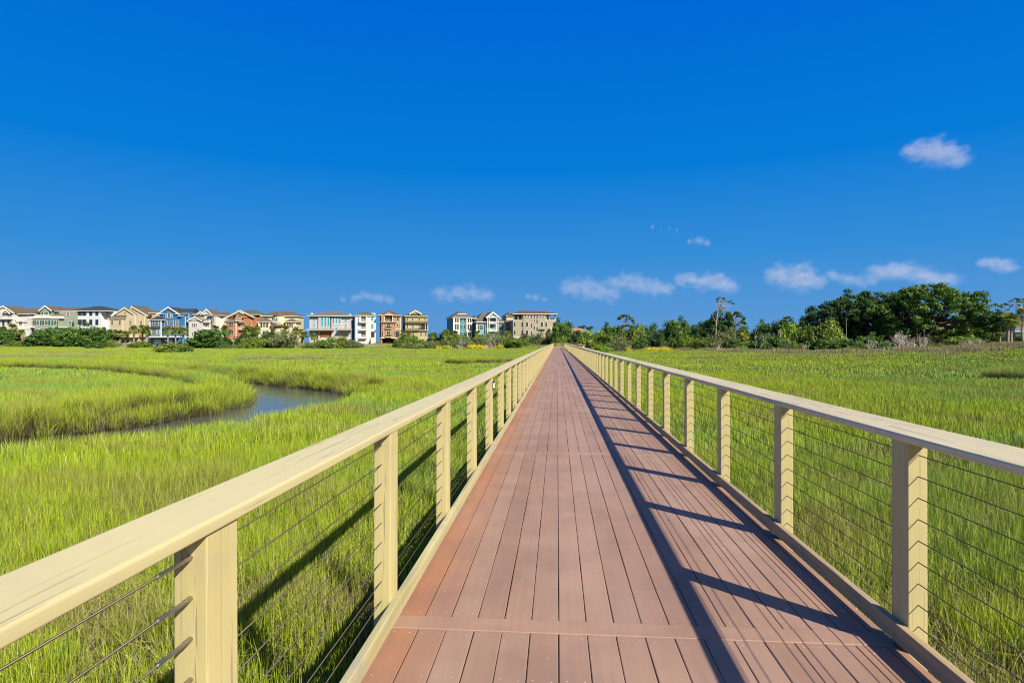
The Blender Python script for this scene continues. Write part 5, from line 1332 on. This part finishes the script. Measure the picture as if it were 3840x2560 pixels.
def tr_(xc, D, items, g):
    k = D / 2219.0; return [((px - xc) * k, HC - (py - 1281) * k - g) for px, py in items]
def gpx(x, D): return gz(*at(x, D))
D = 142; g_ = gpx(2331, D)
pine(2331, D, tr_(2331, D, [(2331, 1320), (2331, 1275), (2333, 1240), (2340, 1218), (2345, 1203), (2352, 1192)], g_),
     cl(2331, D, [(2325, 1190, 9), (2334, 1185, 9), (2345, 1183, 10), (2356, 1186, 9), (2366, 1193, 9), (2374, 1203, 8), (2322, 1196, 6), (2352, 1198, 7), (2376, 1212, 5), (2358, 1222, 8), (2338, 1222, 9), (2326, 1228, 7), (2368, 1226, 7)], g_),
     'lone leaning pine with umbrella crown right of the boardwalk', r0=.16,
     extra=[tr_(2331, D, [(2342, 1212), (2334, 1202), (2329, 1193)], g_), tr_(2331, D, [(2345, 1206), (2360, 1212), (2368, 1204)], g_), tr_(2331, D, [(2345, 1220), (2360, 1214), (2374, 1212)], g_)])
D = 126; g_ = gpx(2684, D)
pine(2684, D, tr_(2684, D, [(2684, 1330), (2684, 1262), (2686, 1212), (2690, 1180), (2692, 1165), (2700, 1140), (2706, 1122)], g_),
     cl(2684, D, [(2692, 1122, 7), (2701, 1117, 8), (2712, 1120, 8), (2720, 1128, 7), (2690, 1132, 5), (2734, 1132, 6), (2745, 1138, 6), (2750, 1140, 4), (2708, 1129, 6), (2741, 1129, 4)], g_),
     'tall pine with bare pale limbs and sparse top', r0=.16, nper=70, size=.20, bark=plain("pale_pine_bark", (0.34, 0.27, 0.21), .9, .2, 3),
     extra=[tr_(2684, D, q, g_) for q in ([(2686, 1212), (2676, 1195), (2668, 1176)], [(2692, 1168), (2712, 1158), (2722, 1163), (2732, 1158)], [(2690, 1180), (2686, 1150), (2684, 1128)],
            [(2692, 1165), (2710, 1150), (2730, 1143), (2748, 1139)], [(2694, 1158), (2692, 1140), (2694, 1124)], [(2698, 1148), (2714, 1132), (2722, 1126)], [(2688, 1205), (2700, 1180), (2706, 1170)])])
D = 124; g_ = gpx(2758, D)
pine(2758, D, tr_(2758, D, [(2758, 1330), (2757, 1280), (2758, 1240), (2760, 1200), (2762, 1172)], g_),
     cl(2758, D, [(2762, 1172, 10), (2772, 1176, 9), (2750, 1178, 9), (2740, 1184, 7), (2780, 1186, 8), (2790, 1192, 6), (2766, 1186, 8), (2776, 1206, 9), (2788, 1210, 8), (2796, 1214, 6), (2786, 1200, 6), (2770, 1218, 7), (2745, 1190, 5)], g_),
     'second pine with layered crown right of the bare topped pine', r0=.15,
     extra=[tr_(2758, D, [(2759, 1212), (2750, 1196), (2742, 1186)], g_), tr_(2758, D, [(2759, 1218), (2776, 1214), (2796, 1216)], g_)])
for i, (px, yt, D, lab) in enumerate(((3733, 1138, 160, 'flat topped pine at the left of the distant pine row'), (3768, 1136, 162, 'spreading pine second in the distant pine row'), (3810, 1118, 158, 'tallest slender pine of the distant pine row'), (3838, 1119, 156, 'pine cut by the right edge of the photo'))):
    g_ = gpx(px, D)
    pine(px, D, tr_(px, D, [(px, 1290), (px, 1200), (px + 1, yt + 22), (px, yt + 6)], g_),
         cl(px, D, [(px, yt + 4, 9), (px - 13, yt + 8, 7), (px + 13, yt + 7, 7), (px - 22, yt + 13, 5), (px + 22, yt + 14, 5), (px + 10, yt + 26, 5), (px - 14, yt + 28, 4)], g_), lab, r0=.16, size=.28, nper=46, flat=.35)
D = 128; g_ = gpx(2970, D)
pine(2952, D, tr_(2952, D, [(2952, 1320), (2946, 1250), (2944, 1210), (2948, 1192)], g_), cl(2952, D, [(2944, 1192, 8), (2956, 1190, 7), (2936, 1200, 6), (2962, 1198, 6)], g_), 'slim pine poking above the dark spreading oak', r0=.13)
# --- the great oak and the tall wood behind it
def oak_tree(xc, D, base_py, limbs, dome, ncl, nper, label, leaf, gaps=(), size=.235, r0=.5, crad=(.6, 1.15), seed=5, shell=.55):
    """dome = (centre px, centre py, rx px, ry px, depth metres)"""
    global prng
    prng = np.random.default_rng(seed)
    k = D / 2219.0; x, y = at(xc, D); g = gz(x, y)
    t = empty('oak_tree', (x, y, g), YAW, label, 'tree')
    P = lambda px, py: ((px - xc) * k, HC - (py - 1281) * k - g)
    m = MB()
    for L in limbs:
        pts = []
        for q, (px, py, dy) in enumerate(L):
            a, b = P(px, py); pts.append((a, dy, b))
        n = len(pts); m.tube(pts, [r0 * (1 - .8 * i / (n - 1)) if L[0][1] > base_py - 30 else r0 * .5 * (1 - .75 * i / (n - 1)) for i in range(n)], 8)
    cx, cz = P(dome[0], dome[1]); rx, rz, ry = dome[2] * k, dome[3] * k, dome[4]
    C, Rr, T = [], [], []
    while len(C) < ncl:
        v = prng.normal(0, 1, 3); v /= np.linalg.norm(v); rr = shell + (1 - shell) * prng.random() ** .6
        rr *= 1 + .07 * math.sin(5 * math.atan2(v[2], v[0]) + seed) + .05 * math.sin(9 * math.atan2(v[2], v[0]))
        p = np.array([cx + v[0] * rx * rr, v[1] * ry * rr, cz + v[2] * rz * rr])
        px, py = p[0] / k + xc, 1281 - (p[2] + g - HC) / k
        if any(((px - a) / c) ** 2 + ((py - b) / d) ** 2 < 1 for a, b, c, d in gaps) or p[2] < .5: continue
        C.append(p); Rr.append(prng.uniform(*crad)); T.append(np.clip(.36 + .30 * (rr - .5) + .16 * v[2] + prng.normal(0, .26), 0, 1))  # outer and upper clumps tinted lighter, painting the lit side of the crown
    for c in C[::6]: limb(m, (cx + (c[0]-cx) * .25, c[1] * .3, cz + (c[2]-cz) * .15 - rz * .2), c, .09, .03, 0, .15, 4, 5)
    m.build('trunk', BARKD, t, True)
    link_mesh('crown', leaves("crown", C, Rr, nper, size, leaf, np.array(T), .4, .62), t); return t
oak_tree(3445, 112, 1290, [[(3440, 1302, 0), (3452, 1270, 0), (3490, 1230, -.5), (3530, 1222, -.8), (3585, 1226, -1)], [(3440, 1302, .3), (3462, 1262, .4), (3500, 1215, 0), (3540, 1170, 0), (3570, 1140, .5)],
         [(3438, 1302, .1), (3470, 1240, 1), (3500, 1195, 1.5), (3520, 1150, 2)], [(3436, 1302, 0), (3432, 1250, .5), (3420, 1200, .4), (3400, 1150, .6)], [(3442, 1302, -.2), (3460, 1250, -1), (3490, 1215, -2), (3540, 1205, -2.5)],
         [(3437, 1302, .4), (3426, 1262, .2), (3428, 1220, -1), (3380, 1190, -2)], [(3490, 1230, -.5), (3540, 1212, -1.4), (3600, 1196, -2)]],
         (3490, 1190, 205, 122, 7.5), 400, 78, 'great spreading live oak with arching dark limbs on the right shore', L_OAK, [(3528, 1256, 96, 60), (3600, 1290, 110, 58), (3480, 1290, 130, 46), (3360, 1300, 70, 50), (3400, 1262, 22, 30)], seed=5)
oak_tree(3330, 118, 1290, [[(3332, 1300, 0), (3330, 1250, 0), (3322, 1200, .3), (3310, 1150, .2)], [(3345, 1300, .5), (3350, 1240, 0), (3370, 1190, 0)], [(3332, 1300, 0), (3300, 1240, 1), (3270, 1190, 1)], [(3322, 1210, .3), (3350, 1170, 1), (3360, 1130, 1)]],
         (3330, 1185, 130, 98, 6.5), 230, 84, 'dark shaded oak merging with the left side of the great oak', L_DARK, [(3330, 1290, 110, 38)], seed=9)
oak_tree(3210, 120, 1290, [[(3210, 1305, 0), (3206, 1240, 0), (3190, 1180, .3), (3180, 1140, .3)], [(3210, 1305, .4), (3226, 1220, 0), (3250, 1160, 0)], [(3206, 1240, 0), (3160, 1190, 0), (3130, 1180, .5)]],
         (3195, 1190, 118, 92, 6), 210, 84, 'tall dark oak at the left shoulder of the great oak wood', L_DARK, [(3215, 1300, 80, 34)], seed=13)
oak_tree(3090, 126, 1290, [[(3092, 1305, 0), (3088, 1240, 0), (3080, 1190, .3)], [(3092, 1305, .3), (3110, 1230, 0), (3140, 1180, 0)]], (3085, 1215, 78, 66, 5), 120, 78, 'dark oak stepping down at the left end of the wood', L_DARK, [], seed=17)
oak_tree(3717, 100, 1300, [[(3709, 1308, 0), (3716, 1280, 0), (3726, 1244, .1), (3736, 1220, .1)], [(3726, 1244, 0), (3704, 1210, 0)], [(3728, 1236, 0), (3758, 1205, 0)]], (3728, 1205, 62, 36, 2.6), 70, 70, 'small leaning dark oak on the lawn bank at the right', L_DARK, [], r0=.14, crad=(.45, .8), size=.24, seed=19, shell=.2)
m = MB(); m.tube([(0, 0, -.5), (.05, 0, 4), (0, 0, 8.2)], [.07, .05, .02], 6); o = m.build('dead_snag', DEADW, None, True); x, y = at(3272, 117); o.location = (x, y, gz(x, y)); tag(o, 'bare pale snag standing before the dark oaks', 'dead tree')
m = MB(); m.tube([(0, 0, -.5), (.02, 0, 3), (-.05, 0, 5.6)], [.028, .022, .01], 6); o = m.build('dead_snag', DEADW, None, True); x, y = at(3174, 98); o.location = (x, y, gz(x, y)); tag(o, 'thin bare snag in front of the light green tree', 'dead tree')
# --- dead wood
dead(3408, 88, 3.0, 'bleached fan of dead branches before the great oak', n=6, up=.8, r=.07)
dead(3370, 90, 3.2, 'tangled bleached dead shrub left of the bleached fan', n=5, r=.06, up=.8)
dead(3262, 93, 2.6, 'bleached brush pile before the dark oaks', n=6, r=.06, up=.35, spread=.8)
dead(3330, 87, 1.7, 'small bleached branch lying on the marsh edge before the oak', n=3, up=.3)
dead(3450, 91, 2.6, 'dead shrub right of the bleached fan', n=5, up=.8)
dead(3655, 88, 1.8, 'grey brush heap below the lawn bank', n=7, up=.4)
dead(3748, 76, 1.1, 'dark forked branch lying on the marsh at the right', 'driftwood', 2, .4, .35, DEADD, .5, .05, 2)
dead(3130, 77, 1.0, 'dark driftwood log on the marsh before the flat topped cedar', 'driftwood', 3, .5, .22, DEADD, .2, .07, 2)
dead(2700, 86, 1.3, 'bleached forked branch lying on the right marsh', 'driftwood', 3, .5, .4, DEADW, .8, .05, 2)
dead(2848, 108, 4.6, 'leaning bare stick before the broad green cedar', n=2, up=1.3, spread=.35, lean=.35, r=.06, depth=3)
dead(2912, 112, 5.0, 'pale leaning dead trunk below the bright vine', n=2, up=1.3, spread=.45, lean=.45, r=.10, depth=3)
dead(2996, 99, 2.6, 'grey dead branches left of the bushy cedar', n=6, up=.5)
dead(2690, 112, 2.6, 'bent pale dead stem below the grey leaved bush', n=2, up=.9, r=.06, depth=3)
dead(1850, 192, 7.0, 'tall bare grey shrub before the aqua porch house', n=5, up=1.1)
dead(1719, 186, 4.4, 'bleached dead shrub before the teal house', n=6, up=.8)
dead(1838, 176, 3.0, 'low grey dead brush at the marsh edge', n=9, up=.4, spread=.8)
dead(449, 198, 3.6, 'white dead branch standing before the tan house', n=4, up=.9)
dead(1258, 192, 3.0, 'pale bent branch in front of the large rounded bush', n=2, up=.8, r=.09, depth=3)
dead(2310, 124, 2.2, 'dark twisted dead shrub by the right railing', 'dead_shrub', 5, .7, .5, DEADD)
# --- plank dock rail before the aqua and brown houses
dk = empty('dock', (*at(1430, 196), -.55), YAW + R(6), 'low grey plank dock with rails before the narrow aqua and brown houses', 'dock')
DK = plain("grey_dock_planks", (0.36, 0.33, 0.29), .8, .15, 2); k = 196 / 2219.0
m = MB(); m.box(-62*k, 62*k, -.6, .9, 0, .15); m.build('deck', DK, dk)
m = MB(); m.box(-62*k, 62*k, -.62, -.5, .95, 1.1); m.box(-62*k, 62*k, -.6, -.52, .5, .62); m.build('rail', DK, dk)
for q in range(9): m = MB(); xx = -61*k + q * 15 * k; m.box(xx, xx + .16, -.66, -.48, -.9, 1.0); m.build('post', DK, dk)
# --- parked cars
def car(xc, D, rz, paint, label, suv=True, z=None):
    x, y = at(xc, D); t = empty('parked_car', (x, y, (gz(x, y) if z is None else z)), YAW + rz, label, 'car', 'cars parked by the houses')
    m = MB(); hl, hw = 2.3, .92; top = 1.72 if suv else 1.45
    prof = [(-hl, .35), (hl, .35), (hl + .05, .75), (hl - .15, .98), (hl - 1.0, 1.05), (-hl + .1, 1.08), (-hl - .05, .8)]
    v = []; 
    m.add([(a, -hw, b) for a, b in prof] + [(a, hw, b) for a, b in prof], [tuple(range(7)), tuple(range(13, 6, -1))] + [((i+1) % 7, i, i+7, (i+1) % 7 + 7) for i in range(7)])
    m.build('body', paint, t, False, .07, 2)
    cab = [(-hl + .15, 1.06), (hl - 1.0, 1.04), (hl - 1.75, top - .04), (-hl + (.3 if suv else .9), top)]
    m = MB(); m.add([(a, -hw + (.06 if b < 1.2 else .18), b) for a, b in cab] + [(a, hw - (.06 if b < 1.2 else .18), b) for a, b in cab], [(0, 1, 2, 3), (7, 6, 5, 4), (1, 0, 4, 5), (2, 1, 5, 6), (3, 2, 6, 7), (0, 3, 7, 4)])
    m.build('windows', GLASS, t, False, .04, 2)
    m = MB(); m.box(-hl + .45, hl - 1.85, -hw + .2, hw - .2, top - .03, top + .03); m.build('roof', paint, t, False, .03, 2)
    for sx in (-1.4, 1.42):
        for sy in (-1, 1):
            m = MB(); m.tube([(sx, sy * (hw - .22), .34), (sx, sy * (hw + .01), .34)], .34, 16); o = m.build('wheel', BLACKF, t)
            m = MB(); m.tube([(sx, sy * (hw - .02), .34), (sx, sy * (hw + .025), .34)], .2, 12); m.build('rim', fit_m, o)
    for sy in (-.62, .62):
        m = MB(); m.box(hl - .08, hl + .06, sy - .2, sy + .2, .68, .84); m.build('headlight', lens_m, t)
    return t
CP = plain("black_car_paint", (0.008, 0.010, 0.016), .12, .1, 1, .6); CN = plain("navy_car_paint", (0.012, 0.018, 0.035), .12, .1, 1, .6); CR = plain("red_car_paint", (0.42, 0.012, 0.015), .15, .1, 1, .6)
car(565, 210, R(-25), CP, 'black car at the left in front of the blue house'); car(596, 208, R(-70), CN, 'dark navy car facing the marsh before the blue house', False); car(618, 211, R(-50), CP, 'black car behind the left palm of the blue house')
a_ = R(14); car(1468, 231, a_ + R(60), CR, 'red car inside the open garage of the brown house', False)
# --- shore road at the right
rx = [at(3560, 128), at(3960, 124), at(3960, 134), at(3560, 138)]
road = plain("pale_road_gravel", (0.42, 0.38, 0.32), .9, .1, .5)
me = bpy.data.meshes.new("road"); me.from_pydata([(p[0], p[1], 1.16) for p in rx], [], [(0, 1, 2, 3)]); me.materials.append(road); me.update(); tag(link_mesh("road", me), kind='structure')

# ------------------------------------------------------------------ clouds (thin volumes, kilometres away)
def cloud_mat(name, dens, seed, wx, wz):
    m_ = bpy.data.materials.new(name); m_.use_nodes = True; n = m_.node_tree.nodes; l = m_.node_tree.links; n.clear()
    rc = random.Random(seed * 31)
    out = n.new("ShaderNodeOutputMaterial"); tc = n.new("ShaderNodeTexCoord"); O = tc.outputs['Object']
    def mth(op, a, b=None):
        q = n.new("ShaderNodeMath"); q.operation = op
        for i, v in enumerate((a, b)):
            if v is None: continue
            if isinstance(v, (int, float)): q.inputs[i].default_value = v
            else: l.new(v, q.inputs[i])
        return q.outputs[0]
    best = None; k = max(2, min(6, int(wx / 24) + 1))
    for j in range(k):
        x = -.62 + 1.24 * (j + rc.uniform(-.2, .2)) / max(1, k - 1); rr = rc.uniform(.30, .52) * (1.15 - .45 * abs(x)); zc = -.30 + rr * .75 + rc.uniform(-.10, .14) - .12 * x
        mp = n.new("ShaderNodeMapping"); l.new(O, mp.inputs[0]); mp.inputs['Scale'].default_value = (1 / rr, 1 / .75, 1 / (rr * 1.3)); mp.inputs['Location'].default_value = (-x / rr, 0, -zc / (rr * 1.3))
        ln = n.new("ShaderNodeVectorMath"); ln.operation = 'LENGTH'; l.new(mp.outputs[0], ln.inputs[0])
        best = ln.outputs['Value'] if best is None else mth('MINIMUM', best, ln.outputs['Value'])
    mp = n.new("ShaderNodeMapping"); l.new(O, mp.inputs[0]); mp.inputs['Scale'].default_value = (wx / 30, 1.6, wz / 24); mp.inputs['Location'].default_value = (seed * 3.7, seed * 2.1, seed * 1.3)
    nz = n.new("ShaderNodeTexNoise"); l.new(mp.outputs[0], nz.inputs[0]); nz.inputs['Scale'].default_value = 1.0; nz.inputs['Detail'].default_value = 7; nz.inputs['Roughness'].default_value = .62
    b = mth('SUBTRACT', mth('MULTIPLY', nz.outputs['Fac'], 2.5), best)
    r = n.new("ShaderNodeMapRange"); r.interpolation_type = 'SMOOTHSTEP'; l.new(b, r.inputs['Value'])
    r.inputs['From Min'].default_value = 0.20; r.inputs['From Max'].default_value = 1.25; r.inputs['To Max'].default_value = dens
    ln = n.new("ShaderNodeVectorMath"); ln.operation = 'LENGTH'; l.new(O, ln.inputs[0])
    edge = n.new("ShaderNodeMapRange"); l.new(ln.outputs['Value'], edge.inputs['Value']); edge.inputs['From Min'].default_value = .80; edge.inputs['From Max'].default_value = .99
    edge.inputs['To Min'].default_value = 1.0; edge.inputs['To Max'].default_value = 0.0
    sp = n.new("ShaderNodeSeparateXYZ"); l.new(O, sp.inputs[0]); fade = n.new("ShaderNodeMapRange"); fade.interpolation_type = 'SMOOTHSTEP'; l.new(sp.outputs[2], fade.inputs['Value'])
    fade.inputs['From Min'].default_value = -.85; fade.inputs['From Max'].default_value = .05; fade.inputs['To Min'].default_value = .15
    v = n.new("ShaderNodeVolumePrincipled"); v.inputs['Color'].default_value = (.98, .93, .92, 1); v.inputs['Anisotropy'].default_value = 0.0
    l.new(mth('MULTIPLY', mth('MULTIPLY', r.outputs[0], fade.outputs[0]), edge.outputs[0]), v.inputs['Density']); l.new(v.outputs[0], out.inputs['Volume']); return m_
CL = [("small white cloud alone high at the right", 3512, 576, 120, 56, .0036, 1), ("bright cloud at the left of the right hand cloud row", 2978, 1048, 110, 60, .0030, 2), ("thin cloud trailing right of the bright cloud", 3190, 1048, 95, 36, .0018, 3),
      ("wide bright cloud just above the great oak", 3430, 1030, 170, 50, .0028, 4), ("small cloud near the right edge", 3745, 1000, 75, 32, .0026, 5), ("bright puffy cloud right of centre above the dark trees", 2650, 1060, 115, 52, .0026, 6), ("faint cloud joining two brighter clouds", 2400, 1072, 130, 44, .0020, 7),
      ("faint cloud left of the puffy pair over the lone pine", 2210, 1098, 110, 50, .0019, 8), ("faint cloud above the aqua porch house", 1735, 1106, 115, 42, .0016, 9), ("faint wisp above the narrow aqua house", 1400, 1120, 75, 26, .0015, 10), ("faint wisp left of the aqua house wisp", 1310, 1122, 36, 22, .0014, 11),
      ("small faint puff above the beige house", 2012, 1120, 42, 18, .0015, 12), ("tiny wisp lower of the three high wisps", 2620, 912, 42, 22, .0016, 13), ("tiny wisp left of the three high wisps", 2462, 855, 20, 16, .0016, 14), ("tiny wisp middle of the three high wisps", 2528, 862, 20, 14, .0013, 15)]
for lab, px, py, wx, wz, dn, sd in CL:
    Dc = 4200.0; k = Dc / 2219.0; x, y = at(px, Dc)
    bpy_me = bpy.data.meshes.new("cloud"); import bmesh
    bmm = bmesh.new(); bmesh.ops.create_icosphere(bmm, subdivisions=3, radius=1.0); bmm.to_mesh(bpy_me); bmm.free()
    o = link_mesh("cloud", bpy_me); o.location = (x, y, HC - (py - 1281) * k); o.rotation_euler = (0, R(sd * 5 % 9 + 1), YAW)
    o.scale = (wx * 1.2 * k, (wx + wz) * .5 * k, wz * 1.6 * k); bpy_me.materials.append(cloud_mat("cloud_vapour", dn * 1.65 * (120 / wx) ** .6, sd, wx * 1.2, wz * 1.6))
    tag(o, lab, 'cloud')
